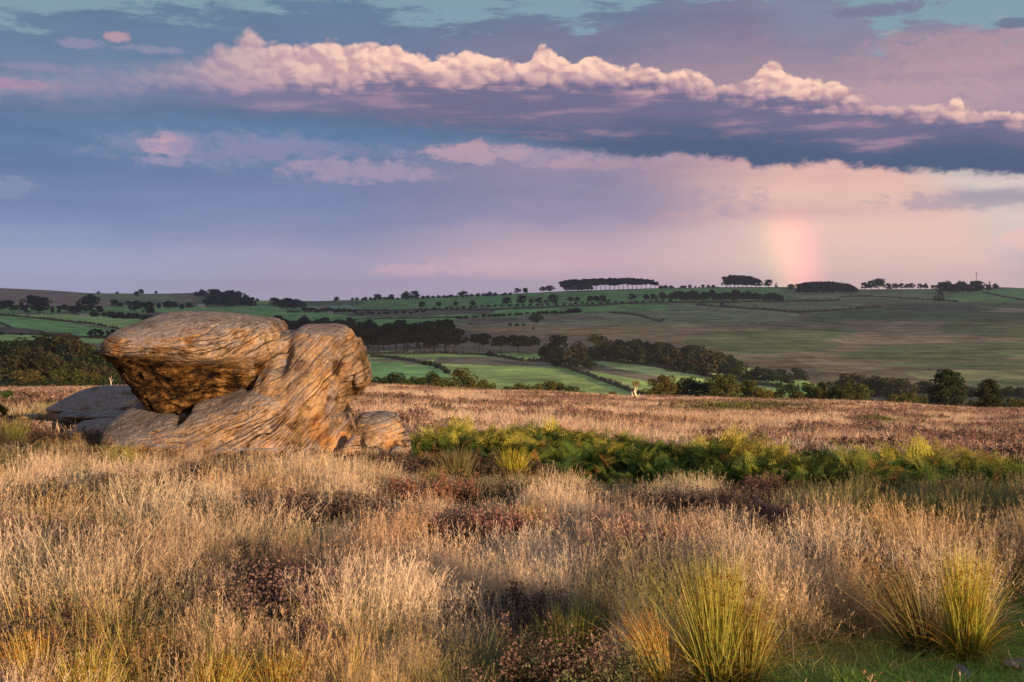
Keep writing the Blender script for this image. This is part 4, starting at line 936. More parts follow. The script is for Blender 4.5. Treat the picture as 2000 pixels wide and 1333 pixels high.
    c = c*.8; c = lerpc(c, (.44, .39, .08), yl*.9); bk_ = np.interp(px, [796, 850, 930, 1050, 1330, 1650, 2100], [905, 884, 872, 872, 897, 920, 945]); fr_ = np.interp(px, [860, 1030, 1060, 1200, 1500, 1900, 2100], [918, 925, 945, 955, 966, 975, 985]); te = (row-bk_)/(fr_-bk_); edg = np.clip(np.minimum(te, 1-te)*4+.45, .40, 1); sc = (.40+.42*r.random(n))*(1+.9*n1)*edg*np.interp(px, [800, 1000, 1300, 1500, 1700, 2000], [.85, 1.0, 1.0, .95, .9, .85]); c = lerpc(c, (.24, .13, .05), (r.random(n) < .07)*.9)
    pr = [P_bracken(500+i) for i in range(7)]
    scatter('bracken', pr, np.stack([X, Y, height(X, Y)], 1)[k], sc[k], r.integers(0, 7, n)[k], np.clip(c[k], .01, .8), 'band of dark green and yellowing bracken running right from the squat boulder', 'bracken', tilt=.30)
    # --- open moor beyond
    n = 34000
    X, Y = sample(n, 17, 150, .55, .54, r); px = 1000+F*X/Y; row = rowof(X, Y)
    n1 = fbm2(X/4.5, Y/7, 4, 14); n2_ = fbm2(X/14, Y/20, 3, 24); n3 = fbm2(X/1.3, Y/1.8, 3, 34)
    k = keep_off_rocks(X, Y) & ~inpoly(px, row, BRACKEN_POLY) & (r.random(n) > g2(px, row, 80, 836, 140, 34)*1.6)
    c = pal(n, [(.70, .52, .38), (.64, .46, .34), (.76, .60, .44), (.40, .27, .21)], [4, 4, 3, 1.4], r)
    c = lerpc(c, (.28, .17, .13), np.clip(n1*2.0+.05+n3*.6, 0, .85))
    gp = np.clip(g2(px, row, 1450, 806, 110, 9)+g2(px, row, 1740, 833, 60, 6)+g2(px, row, 90, 800, 120, 14)*.7, 0, 1); c = lerpc(c, (.20, .25, .06), gp*.9)
    c = lerpc(c, (.42, .25, .12), np.clip(g2(px, row, 1330, 838, 150, 10), 0, 1)*.6)
    sc = (.7+.5*r.random(n))*np.interp(Y, [17, 30, 60, 150], [.75, .85, 1.1, 1.5])*(1-.4*gp)
    scatter('moor_grass', [P_clump(600+i) for i in range(7)], np.stack([X, Y, height(X, Y)], 1)[k], sc[k], r.integers(0, 7, n)[k], np.clip(c[k], .01, .9), 'pinkish tan grass of the open moor beyond the bracken, running to the tree line', 'grass')
    n = 20000
    X, Y = sample(n, 17, 145, .55, .54, r); px = 1000+F*X/Y; row = rowof(X, Y)
    n1 = fbm2(X/4.5, Y/7, 4, 14); n3 = fbm2(X/1.3, Y/1.8, 3, 34); n5 = fbm2(X/2.2+50, Y/2.2, 3, 54)
    gp = np.clip(g2(px, row, 1450, 806, 110, 9)+g2(px, row, 1740, 833, 60, 6), 0, 1)
    k = keep_off_rocks(X, Y) & ~inpoly(px, row, BRACKEN_POLY) & (r.random(n) < np.clip(.10+n1*1.7+n5*1.5-g2(px, row, 80, 836, 140, 34), 0, .85))
    c = pal(n, [(.19, .12, .095), (.26, .165, .135), (.15, .10, .075), (.33, .21, .17)], [3, 3, 2, 1.5], r); c = lerpc(c, (.12, .15, .04), gp)
    pr = [P_heather(700+i, 40, .30, .26, .022, 10) for i in range(6)]
    scatter('heather', pr, np.stack([X, Y, height(X, Y)], 1)[k], (.8+.7*r.random(n))[k]*np.interp(Y[k], [17, 60, 150], [.8, 1.2, 1.7]), r.integers(0, 6, n)[k], np.clip(c[k], .01, .8), 'reddish brown heather in clumps over the open moor', 'heather')
build_foreground()

# ---- rush tufts and heather bushes that stand out one by one
def lone(name, acc, mat, spot_, scale, label, cat, group, tint, wind=None):
    me = acc.mesh(name, mat, tint); o = obj(name, me, loc=spot_); o.scale = (scale,)*3; tag(o, label, cat, group); return o
M_RUSH = leaf_mat('rush stems', (.32, .52, .40), trans=.25, tip_v=.35, use_tint='GEOMETRY', rootmix=(.15, .85))
M_HEA1 = leaf_mat('heather sprigs of single bushes', (.38, .34, .36), trans=.12, tip_v=.4, use_tint='GEOMETRY', rootmix=(.2, .9))
def build_lone():
    S = lambda px, row: near_spot(px, row)
    rush = [ # px,row of base, width px, height px, count, tint, wind, label
     (1402, 1350, 52, 235, 520, (.46, .43, .10), (-.02, 0), 'tallest thick rush tuft, yellow green with brown flower knots, bottom right of centre'),
     (1455, 1352, 34, 190, 220, (.42, .36, .10), (.07, 0), 'rush tuft merging with the right side of the tallest one and leaning outwards'),
     (1300, 1345, 34, 165, 200, (.60, .44, .14), (-.18, 0), 'short orange rush tuft leaning left against the tallest tuft'),
     (1885, 1300, 44, 195, 420, (.52, .46, .09), (.0, 0), 'tall golden topped rush tuft standing in the short turf at far right'),
     (1800, 1285, 44, 185, 240, (.34, .27, .12), (-.28, 0), 'grey gold rushes leaning left beside the golden topped tuft'),
     (1120, 1330, 50, 130, 280, (.20, .24, .06), (.02, 0), 'dull green rush tuft left of the tallest tuft'),
     (1000, 948, 26, 66, 300, (.46, .42, .06), (.03, 0), 'yellow sunlit rush tuft in front of the bracken'),
     (893, 948, 40, 66, 300, (.22, .19, .09), (-.05, 0), 'brownish spreading rush tuft just left of the yellow one by the bracken'),
     (1035, 1078, 44, 84, 280, (.60, .44, .10), (-.06, 0), 'orange green rush tuft in the middle of the pale grass'),
     (238, 938, 30, 66, 280, (.34, .33, .09), (-.06, 0), 'green gold rush tuft below the left end of the outcrop'),
     (60, 1375, 60, 175, 300, (.66, .50, .14), (-.14, 0), 'orange rush tuft in the bottom left corner'),
     (175, 1385, 60, 160, 280, (.50, .46, .10), (-.06, 0), 'yellow green rush tuft second from the bottom left corner'),
     (420, 1375, 60, 140, 260, (.54, .47, .11), (.04, 0), 'golden rush tuft with brown knots at the bottom edge left of centre'),
     (545, 1370, 60, 140, 260, (.56, .46, .11), (.05, 0), 'golden rush tuft by the bottom edge, right of its twin, under the dark hollow'),
     (290, 1350, 60, 90, 260, (.13, .19, .06), (.0, 0), 'low dark green rush tuft between the golden tufts at the bottom edge'),
     (1705, 1100, 40, 70, 260, (.70, .48, .16), (-.30, 0), 'wind bent orange rushes at the left end of the orange swathe'),
     (1770, 1110, 44, 80, 280, (.72, .49, .16), (-.30, 0), 'wind bent orange rushes in the middle of the orange swathe'),
     (1850, 1130, 50, 80, 280, (.68, .46, .17), (-.28, 0), 'wind bent orange rushes at the right end of the orange swathe'),
     (1930, 1150, 50, 80, 240, (.46, .32, .12), (-.25, 0), 'brownish bent rushes between the orange swathe and the right edge'),
     (1750, 1045, 70, 62, 300, (.11, .15, .045), (-.18, 0), 'dark green rush bed behind the orange swathe'),
     (1900, 1062, 80, 80, 320, (.10, .14, .045), (-.18, 0), 'dark green rush bed against the right edge above the orange swathe'),
     (20, 880, 30, 60, 200, (.24, .24, .07), (.05, 0), 'green rush tuft at the left edge level with the outcrop foot'),
     (850, 955, 26, 42, 160, (.36, .27, .12), (-.05, 0), 'small tawny rush tuft nearest the squat boulder'),
    ]
    for i, (px, row, w, h, n, tint, wind, lab) in enumerate(rush):
        X, Yd, Z = S(px, row) if row < 1333 else spot(px, float(np.interp(row, [1333, 1400], [5.15, 4.5])))
        s = Yd/F; H = h*s*1.0; R = w*s*.75
        a = P_rush(900+i, int(n*1.6), R*.68, H*(1.0 if row < 1340 or px > 1000 else .78), .0042*max(1, Yd/7), splay=.30*w/h*1.5, wind=wind)
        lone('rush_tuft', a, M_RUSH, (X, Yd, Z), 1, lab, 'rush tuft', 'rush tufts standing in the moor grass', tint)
    for i, (px, row, sc, tint, lab) in enumerate(HEA):
        X, Yd, Z = S(px, row); r = np.random.default_rng(1200+i); a = Acc()
        sc = sc*max(1.0, Yd/8.0)*1.15; R_ = .17*sc
        for (cx, cy) in [(0, 0), (R_, .05), (-R_*.9, .08), (R_*.3, -.12)]:
            x, y, z, lx, ly, H = blades(a, r, 26, .07*sc, .27, .3, .006, .25, .3, 3, splay=.5, part=(.5, .42, .36), wtip=.6, centre=(cx, cy))
            for f, p in ((1.0, (1, 1, 1)), (.85, (.85, .9, .8)), (.66, (.6, .7, .55)), (.45, (.45, .55, .42))):
                specks(a, r, cx+(x-cx)*(.5+.5*f), cy+(y-cy)*(.5+.5*f), z*f, 26, .022, .0072, part=p, t=f)
        lone('heather_bush', a, M_HEA1, (X, Yd, Z+.03), 1.25, lab, 'heather', 'heather bushes scattered in the near grass', tint)
build_lone()

# ------------------------------------------------------------------ trees
def tree_leaf_mat(name, trans=.2):
    m = bpy.data.materials.new(name); m.use_nodes = True; V.nt = m.node_tree; t = m.node_tree
    t.nodes.remove(t.nodes['Principled BSDF']); oi = t.nodes.new('ShaderNodeObjectInfo'); tint = V(oi.outputs['Color'])
    v = attr('v', out='Fac'); rr = V(oi.outputs['Random'])
    base = mulc(tint, ramp(v, [(0, (.45, .45, .5)), (.5, (1, 1, 1)), (1, (1.7, 1.55, 1.2))]))
    base = mulc(base, ramp(rr, [(0, (.82, .85, .9)), (1, (1.18, 1.1, 1.0))]))
    d = t.nodes.new('ShaderNodeBsdfDiffuse'); tr = t.nodes.new('ShaderNodeBsdfTranslucent'); mx = t.nodes.new('ShaderNodeMixShader')
    t.links.new(base.s, d.inputs[0]); t.links.new(base.s, tr.inputs[0]); mx.inputs[0].default_value = trans
    t.links.new(d.outputs[0], mx.inputs[1]); t.links.new(tr.outputs[0], mx.inputs[2]); t.links.new(mx.outputs[0], t.nodes['Material Output'].inputs[0])
    return m
M_LEAF = tree_leaf_mat('tree leaves'); M_NEEDLE = tree_leaf_mat('needles', .08)
def bark(name, c):
    m, b = newmat(name); n = noise(geo_pos(), 3, 4, .6); link(mulc(tuple(c), ramp(n, [(.3, (.6, .6, .6)), (.7, (1.4, 1.4, 1.4))])), b.inputs['Base Color']); return m
M_BARK = bark('brown bark', (.10, .075, .055)); M_BIRCHBARK = bark('grey birch bark', (.22, .19, .15)); M_PINEBARK = bark('orange pine bark', (.20, .11, .06))
def tube(acc, pts, rad, n=6):
    pts = np.asarray(pts, float); L = len(pts); tv = np.gradient(pts, axis=0); tv /= np.linalg.norm(tv, axis=1)[:, None]
    ref = np.array([.31, .9, .2]); a = np.cross(tv, ref); a /= np.linalg.norm(a, axis=1)[:, None]; b = np.cross(tv, a)
    th = np.linspace(0, 2*math.pi, n, endpoint=False); rad = np.broadcast_to(rad, L)
    co = pts[:, None]+rad[:, None, None]*(np.cos(th)[None, :, None]*a[:, None]+np.sin(th)[None, :, None]*b[:, None])
    i = np.arange(L*n).reshape(L, n); q = np.stack([i[:-1], np.roll(i[:-1], -1, 1), np.roll(i[1:], -1, 1), i[1:]], -1).reshape(-1, 4)
    acc.add(co.reshape(-1, 3), q=q); 
    acc.add(np.concatenate([co[-1], pts[-1:]+tv[-1]*rad[-1]]), t3=np.array([(k, (k+1) % n, n) for k in range(n)]))
def leaves(acc, r, c, rad, n, size, flat=.0, squash=1.0, shell=.55):
    d = r.normal(size=(n, 3)); d /= np.linalg.norm(d, axis=1)[:, None]; rr = shell+(1-shell)*r.random(n)**.5
    p = c+d*rr[:, None]*np.array([rad, rad, rad*squash])
    a = r.normal(size=(n, 3)); a[:, 2] *= (1-flat); a /= np.linalg.norm(a, axis=1)[:, None]; b = np.cross(a, r.normal(size=(n, 3))); b[:, 2] *= (1-flat); b /= np.linalg.norm(b, axis=1)[:, None]+1e-9
    s = (size*(.6+.9*r.random(n)))[:, None]
    co = np.stack([p-a*s, p+b*s*.7, p+a*s, p-b*s*.7], 1).reshape(-1, 3)
    acc.add(co, q=np.arange(n*4).reshape(-1, 4), v=np.repeat(np.clip(.5+.22*r.normal(size=n), 0, 1), 4))
def proto(kind, seed, nl=1500, ls=.035):
    """a tree one metre tall: crown mesh and trunk mesh"""
    r = np.random.default_rng(seed); cr = Acc(); tk = Acc(); blobs_ = []
    if kind == 'dome':
        W = .50+.10*r.random(); t0 = .18
        for i in range(22):
            a = r.random()*6.283; f = r.random()**.6; z = .30+.55*r.random(); env = math.sqrt(max(.02, 1-((z-.52)/.46)**2)); blobs_.append((math.cos(a)*f*W*env*.82, math.sin(a)*f*W*env*.82, z, .13+.07*r.random(), .8))
        blobs_.append((0, 0, .84, .17, .8))
        tube(tk, [(0, 0, -.05), (.01, 0, .2), (.0, .01, .45), (.01, 0, .75)], [.034, .026, .018, .006])
    elif kind == 'trunky':     # tall stand of beeches: bare stems below a closed canopy
        W = .40
        for i in range(16):
            a = r.random()*6.283; f = r.random()**.6; z = .50+.38*r.random(); blobs_.append((math.cos(a)*f*W*.8, math.sin(a)*f*W*.8, z, .13+.05*r.random(), .8))
        tube(tk, [(0, 0, -.05), (.01, 0, .25), (.02*r.normal(), .01, .5), (.01, 0, .85)], [.024, .020, .016, .006])
    elif kind == 'tall':
        W = .27+.06*r.random()
        for i in range(20):
            a = r.random()*6.283; f = r.random()**.6; z = .16+.74*r.random(); env = math.sqrt(max(.05, 1-((z-.48)/.56)**2)); blobs_.append((math.cos(a)*f*W*env*.8, math.sin(a)*f*W*env*.8, z, .085+.05*r.random(), 1.1))
        blobs_.append((0, 0, .93, .06, 1))
        tube(tk, [(0, 0, -.05), (.01, 0, .3), (.0, .01, .6), (.01, 0, .92)], [.024, .018, .011, .004])
    elif kind == 'birch':
        W = .46+.08*r.random()
        for i in range(26):
            a = r.random()*6.283; f = r.random()**.55; z = .06+.82*r.random(); env = math.sqrt(max(.05, 1-((z-.36)/.66)**2)); blobs_.append((math.cos(a)*f*W*env*.85, math.sin(a)*f*W*env*.85, z+.04, .10+.08*r.random(), 1.0))
        for k in range(3):
            a = r.random()*6.283; tube(tk, [(0, 0, -.05), (.04*math.cos(a), .04*math.sin(a), .25), (.09*math.cos(a), .09*math.sin(a), .55)], [.014, .010, .003])
    elif kind == 'spruce':
        for z in np.linspace(.10, .95, 17):
            R = .25*(1-z)**.8+.015
            for k in range(max(3, int(9*(1-z)))):
                a = r.random()*6.283; blobs_.append((math.cos(a)*R*.7, math.sin(a)*R*.7, z+.02*r.normal(), .05+.05*(1-z), .6))
        tube(tk, [(0, 0, -.05), (0, 0, .4), (0, 0, .97)], [.02, .014, .003])
    elif kind == 'pine':
        lean = .02*r.normal()
        tube(tk, [(0, 0, -.05), (.01, 0, .3), (lean, .01, .6), (lean, 0, .93)], [.026, .021, .014, .005], 8)
        for z in np.linspace(.16, .97, 19):
            R = .40*math.sqrt(max(.03, 1-((z-.34)/.68)**2))
            for k in range(5):
                a = r.random()*6.283; L = R*(.55+.55*r.random()); e = (math.cos(a)*L, math.sin(a)*L, z+.05*r.random())
                tube(tk, [(lean*z, 0, z-.05), (e[0]*.5, e[1]*.5, z-.02), e], [.008, .005, .002], 4)
                blobs_.append((e[0]*.92, e[1]*.92, e[2], .075+.04*r.random(), .6)); blobs_.append((e[0]*.55, e[1]*.55, e[2]+.01, .06+.03*r.random(), .5))
        blobs_.append((lean, 0, .96, .05, .9))
    elif kind == 'bush':
        for i in range(18):
            a = r.random()*6.283; f = r.random()**.6; z = .15+.6*r.random(); W = .75; env = math.sqrt(max(.05, 1-((z-.25)/.75)**2)); blobs_.append((math.cos(a)*f*W*env*.8, math.sin(a)*f*W*env*.8, z, .20+.10*r.random(), .8))
        for k in range(4):
            a = k*1.57+r.random(); tube(tk, [(0, 0, -.05), (.15*math.cos(a), .15*math.sin(a), .3), (.3*math.cos(a), .3*math.sin(a), .6)], [.03, .02, .008], 5)
    tot = sum(b[3]**2 for b in blobs_)
    for (x, y, z, R, sq) in blobs_:
        leaves(cr, r, np.array([x, y, z]), R, max(8, int(nl*R*R/tot)), ls, flat=.55 if kind in ('pine', 'spruce') else .1, squash=sq)
    mat = M_NEEDLE if kind in ('pine', 'spruce') else M_LEAF
    bk = {'pine': M_PINEBARK, 'birch': M_BIRCHBARK}.get(kind, M_BARK)
    zt = np.percentile(np.concatenate([c[:, 2] for c in cr.co]), 99.3)
    for c in cr.co: c[:, 2] *= 1/zt
    return cr.mesh(kind+'_crown', mat), tk.mesh(kind+'_trunk', bk)
HI = {k: [proto(k, 50*i+len(k), n, s) for i in range(c)] for k, n, s, c in (('birch', 5200, .020, 5), ('pine', 12000, .019, 2), ('tall', 4200, .018, 4), ('spruce', 3600, .018, 3), ('bush', 3800, .034, 3), ('dome', 4200, .024, 3))}
LO = {k: [proto(k, 90*i+len(k)+7, n, s) for i in range(c)] for k, n, s, c in (('dome', 1500, .042, 6), ('trunky', 1300, .040, 5), ('tall', 1200, .036, 4), ('bush', 1000, .075, 4), ('spruce', 900, .032, 3), ('birch', 1400, .036, 3))}
TRNG = np.random.default_rng(99)
def tree(kind, px, Y, h, tint, label, group=None, hi=False, wide=1.0, cat='tree', name=None):
    X, Y, Z = spot(px, Y); ps = (HI if hi else LO)[kind]; cm, tm = ps[TRNG.integers(len(ps))]
    nm = name or {'pine': 'pine_tree', 'birch': 'birch_tree', 'spruce': 'spruce_tree', 'bush': 'bush'}.get(kind, 'broadleaf_tree')
    e = obj(nm, None, loc=(X, Y, Z-.02*h)); e.scale = (h*wide, h*wide, h); e.rotation_euler = (0, 0, TRNG.random()*6.28); tag(e, label, cat, group)
    c = obj('crown', cm, e); c.color = tuple(np.clip(np.array(tint)*(1+.10*TRNG.normal()), .005, .9))+(1,)
    if kind != 'bush' or hi: obj('trunk', tm, e)
    return e
def far_tree(kind, px, base, top, tint, label, group=None, wide=1.0, **kw):
    Y = float(far_dist(px, base)); return tree(kind, px, Y, (base-top)/F*Y, tint, label, group, wide=wide, **kw)
DK = (.024, .040, .027); DK2 = (.034, .050, .027); BWN = (.058, .055, .034); OLT = (.085, .095, .030); BLU = (.024, .042, .034); OLB = (.11, .10, .030); MID = (.045, .07, .028)
def edge_tree(kind, px, top, Y, tint, label, group=None, wide=1.0, cat='tree'):
    z = float(spot(px, Y)[2]); h = (zrow(top, Y)-z)*1.0; return tree(kind, px, Y, h, tint, label, group, hi=True, wide=wide*(1.1 if kind == 'birch' else 1.0), cat=cat)
def build_edge():
    G = 'trees and bushes along the far edge of the moor'
    right_lab = 'rounded green birch in the moor edge tree line right of the pale stump'
    mid_lab = 'low birch in the moor edge tree line between outcrop and lone bush'
    spec = [ # px, top, kind, width factor, tint
     (734,742,'birch',1.2,DK2),(752,736,'birch',1.0,MID),(776,729,'birch',1.2,DK2),(800,742,'birch',1.1,OLT),(816,736,'birch',1.1,MID),(846,727,'birch',1.0,MID),(866,738,'birch',1.1,OLT),
     (832,750,'birch',1.3,OLT),(934,742,'birch',1.0,OLB),(952,750,'birch',1.1,OLT),(998,756,'birch',1.2,MID),(1024,750,'birch',1.1,OLT),(1044,752,'birch',1.0,MID),(1066,744,'birch',1.0,OLT),(1092,748,'birch',1.1,OLT),(1114,756,'birch',1.2,MID),(1136,764,'birch',1.1,OLT),(975,760,'birch',1.2,OLT)]
    for px, top, k, w, t in spec: edge_tree(k, px, top, 142+TRNG.random()*26, t, mid_lab, 'low birches left of the lone bush', w)
    edge_tree('birch', 904, 720, 146, OLB, 'tallest olive birch of the moor edge between outcrop and lone bush', G, 1.0)
    edge_tree('bush', 1196, 765, 145, OLT, 'lone rounded olive bush at the moor edge just left of the pale stump', G, .75, 'bush')
    edge_tree('birch', 1297, 733, 144, OLB, 'olive gold birch with pointed top just right of the pale stump', G, 1.05)
    spec = [(1272,758,'birch',1.2,OLT),(1322,752,'birch',1.0,OLB),(1342,738,'birch',.9,DK2),(1356,742,'birch',1.0,DK),(1380,748,'birch',1.0,DK2),(1404,731,'birch',.9,MID),(1418,736,'birch',.9,OLT),(1438,742,'birch',.9,MID),
     (1466,743,'birch',.9,OLT),(1488,756,'birch',1.1,OLB),(1508,766,'birch',1.1,OLB),(1536,750,'birch',.9,MID),(1558,762,'birch',1.1,OLT),(1586,748,'birch',.75,OLT),(1604,746,'birch',.7,OLB),(1612,762,'birch',.9,OLT),
     (1634,752,'birch',.8,MID),(1646,758,'birch',.8,OLT),(1668,748,'birch',.8,OLT),(1690,752,'birch',.8,OLT),(1750,770,'birch',1.2,OLB),(1772,768,'birch',1.0,OLT),(1796,774,'birch',1.2,OLT),(1730,782,'birch',1.4,MID),(1980,778,'birch',1.2,OLT),(2002,784,'birch',1.2,OLB),(1905,784,'birch',1.3,DK2),(1815,786,'birch',1.4,MID),(1960,786,'birch',1.3,DK2),(2040,774,'birch',1.2,MID)]
    for px, top, k, w, t in spec: edge_tree(k, px, top, 142+TRNG.random()*26, t, right_lab, 'birches right of the pale stump', w)
    edge_tree('pine', 1850, 722, 138, (.030, .048, .026), 'large dark Scots pine at the right end of the moor edge tree line', G, 1.0)
    edge_tree('pine', 1931, 741, 127, (.040, .050, .026), 'smaller pine with visible bare trunk right of the large dark pine', G, .95)
    # wood beyond the slab boulders at the left
    GL = 'woodland trees behind the slab boulders at left'
    labs = {'tall': 'slender brownish birch in the dark wood behind the slab boulders at left', 'spruce': 'dark pointed spruce in the wood behind the slab boulders at left', 'birch': 'rounded bushy tree in the wood behind the slab boulders at left', 'dome': 'round crowned brown tree in the wood behind the slab boulders at left'}
    r = TRNG
    for px, top, k, w, t, Y in [(-30,670,'tall',1.2,DK,235),(4,668,'spruce',1.3,BLU,240),(18,672,'tall',1.2,DK,225),(34,664,'tall',1.2,DK2,245),(46,668,'spruce',1.2,BLU,235),(62,668,'tall',1.1,DK,230),(82,652,'spruce',1.3,DK,245),
        (96,662,'tall',1.0,BWN,240),(112,656,'tall',1.1,BWN,235),(134,655,'tall',1.1,BWN,240),(150,668,'tall',1.0,BWN,230),(124,672,'spruce',1.2,BLU,225),(148,700,'spruce',1.3,BLU,215),(168,688,'tall',1.2,DK2,230),(188,684,'spruce',1.2,BLU,235),
        (204,686,'tall',1.2,DK2,225),(222,692,'tall',1.2,DK,230),(240,690,'tall',1.2,DK2,235),(262,690,'tall',1.2,DK,235),(160,705,'tall',1.2,BWN,205),(180,712,'tall',1.2,BWN,200),(74,678,'tall',1.2,BWN,205),(92,688,'tall',1.1,BWN,200),(104,700,'tall',1.1,BWN,198),
        (22,694,'dome',1.1,BWN,205),(-8,700,'dome',1.0,BWN,205),(40,706,'spruce',1.4,BLU,210),(52,724,'birch',1.1,OLB,190),(120,712,'tall',1.2,OLT,195),(134,722,'birch',1.0,OLT,190),(176,728,'birch',.9,OLB,185),(198,730,'birch',1.0,MID,185),(158,734,'birch',1.0,OLT,185),
        (214,722,'tall',1.1,BWN,195),(232,726,'tall',1.1,BWN,200),(10,742,'birch',1.5,BLU,182),(84,742,'birch',1.5,DK2,182),(110,748,'birch',1.5,DK2,180),(144,748,'birch',1.5,MID,178),(28,752,'birch',1.5,DK2,178),(60,752,'birch',1.5,BLU,178),(186,750,'birch',1.4,MID,178),(218,748,'birch',1.4,DK2,180),(-20,740,'birch',1.5,DK2,182),(242,744,'birch',1.3,DK2,180)]:
        edge_tree(k, px, top, Y, t, labs[k], GL+' ('+k.replace('tall', 'slender').replace('dome', 'round').replace('birch', 'bushy')+')', w)
    edge_tree('bush', 4, 762, 46, (.045, .085, .025), 'dark green bush at the left edge above the turf', None, 1.0, 'bush')
    edge_tree('bush', -4, 790, 27, (.16, .12, .03), 'small orange green bush cut by the left edge beside the turf', None, .8, 'bush')
build_edge()
def belt(group, label, kind, line_, step, hgt, tints, jit=2.0, wide=1.0, hj=.2, cat='tree', dense=1.0):
    """a belt of trees: line_ of (px, base row); one tree every step pixels"""
    r = TRNG; xs = [p[0] for p in line_]; ys = [p[1] for p in line_]; x = xs[0]
    while x <= xs[-1]:
        b = float(np.interp(x, xs, ys))+r.normal()*jit; hh = (np.interp(x, *hgt) if isinstance(hgt, tuple) else hgt)*(1+hj*(r.random()*2-1))
        t = tints[r.integers(len(tints))]; k = kind if isinstance(kind, str) else kind[r.integers(len(kind))]
        far_tree(k, x+r.normal()*step*.15, b, b-hh, t, label, group, wide=wide*(.9+.25*r.random()), cat=cat)
        x += step*dense*(.75+.5*r.random())
def build_far():
    g = 'dark trees of the long wood beyond the outcrop'
    lab = 'dark bare stemmed tree on the near edge of the long wood behind the outcrop'
    belt(g, lab, 'trunky', [(556, 690), (700, 690), (900, 690)], 17, ([556, 700, 800, 900], [44, 50, 48, 42]), [DK2, BWN, (.045, .04, .028)], 1.0, 1.35, dense=.8)
    belt(g+' (second rank)', 'dark round crown just behind the bare stemmed front trees of the long wood', 'dome', [(560, 680), (880, 680)], 22, ([560, 720, 860, 880], [46, 44, 46, 30]), [DK, DK2, BLU], 1.5, 1.0)
    belt(g+' (third rank)', 'dark crown at the back of the long wood behind the outcrop', 'dome', [(540, 662), (870, 662)], 20, ([540, 720, 800, 860], [36, 30, 32, 34]), [DK, BLU], 1.5, 1.0)
    belt(g+' (far rank)', 'far dark crown where the long wood meets the green field beyond', 'dome', [(520, 645), (720, 646)], 20, 24, [DK, BLU], 1.5, 1.0)
    for x, tp, l in [(936, 652, 'dark spreading pine like tree at the right end of the long wood'), (978, 657, 'separate dark tree with thin trunk right of the long wood'), (1012, 655, 'broad dark tree between the thin trunked one and the field copse'), (1036, 658, 'narrow dark tree against the field copse at its left')]:
        far_tree('trunky', x, 692, tp, DK2, l, 'single trees between the long wood and the field copse', 1.35)
    far_tree('bush', 958, 697, 686, DK, 'tiny dark bush on the wall below the long wood', None, .9, cat='bush')
    cp = 'dark trees of the field copse in the middle of the view'
    far_tree('dome', 1090, 702, 655, DK, 'large dark domed tree topping the field copse', cp, 1.0)
    for x, b, t in [(1066, 706, 672), (1076, 714, 684), (1096, 716, 686), (1112, 718, 682), (1128, 712, 668), (1134, 719, 690), (1146, 722, 696), (1158, 724, 706), (1060, 700, 680), (1118, 722, 698), (1086, 719, 700), (1132, 705, 676)]:
        far_tree('dome', x, b, t, DK2 if x % 4 else BWN, 'dark round tree in the field copse below the large domed one', cp+' (lower trees)', .95)
    belt('trees of the belt stepping down the valley to the right', 'dark green tree of the belt stepping down the valley right of the field copse', ['dome', 'tall', 'birch', 'spruce'], [(1166, 703), (1260, 712), (1350, 728), (1480, 748)], 13, ([1166, 1200, 1300, 1480], [40, 38, 40, 40]), [DK2, BLU, MID, (.055, .07, .03), BWN], 2, 1.1, hj=.32, dense=.95)
    belt('trees of the belt stepping down the valley to the right (back)', 'bluish tree at the back of the belt stepping down right of the field copse', ['dome', 'birch'], [(1180, 694), (1320, 708), (1450, 732)], 16, 30, [BLU, DK], 1.5, 1.25, dense=.8)
    belt('bluish trees low in the valley', 'bluish rounded tree low in the valley between the belt and the brown wood', 'dome', [(1496, 750), (1568, 752)], 17, 28, [BLU, DK], 2, 1.1)
    belt('trees of the brownish wood in the valley at right', 'dull brown tree in the small valley wood left of the large pine', ['dome', 'birch'], [(1620, 765), (1700, 772), (1790, 782)], 14, ([1620, 1660, 1790], [24, 40, 34]), [BWN, (.05, .05, .035), DK2], 2, 1.1)
    belt('dusky trees behind the large pine', 'dusky tree low in the valley on either side of the large pine', 'dome', [(1800, 776), (1990, 784)], 18, 26, [BLU, DK2], 2, 1.1)
    # field hedge bushes below the wood
    belt('bushes of the short field hedge', 'dark bush of the short hedge slanting down the green field right of the outcrop', 'bush', [(832, 713), (850, 716), (876, 731)], 8, 9, [DK, DK2], .5, 1.0, cat='bush')
    # ---- left middle distance
    belt('hedgerow trees across the fields at left', 'dark hedgerow tree across the fields at far left above the pale long shed', ['dome', 'tall'], [(2, 608), (60, 610), (140, 612), (205, 612)], 12, 17, [DK, DK2, BLU], 1.5, 1.2)
    for x, b, t, w, l in [(62, 602, 577, 1.4, 'broad dark copse tree below the brown stubble hill'), (84, 602, 581, 1.3, 'dark copse tree right of the broad one below the stubble hill'), (176, 602, 576, 1.6, 'largest domed tree at the right end of the brown stubble hill'),
                          (148, 616, 599, 1.1, 'russet tree standing over the pale long shed'), (224, 602, 586, 1.1, 'dark tree right of the largest domed tree, below the hill'), (262, 612, 590, 1.0, 'dark tree in the hedges left of the outcrop top'), (290, 618, 591, .9, 'tall narrow dark tree just above the outcrop cap'), (328, 604, 588, 1.0, 'round dark tree above the middle of the outcrop cap')]:
        far_tree('dome', x, b, t, DK, l, 'landmark trees in the fields at left', w)
    belt('scrub hedge above the outcrop', 'dark scrub of the thick hedge just left of the outcrop cap', 'bush', [(182, 620), (345, 626)], 11, 10, [DK, DK2], 1.2, 1.0, cat='bush')
    belt('hedge trees above the outcrop', 'small dark tree in the fields above the outcrop cap', 'dome', [(235, 602), (380, 604)], 16, 12, [DK, BLU], 1.5, 1.1)
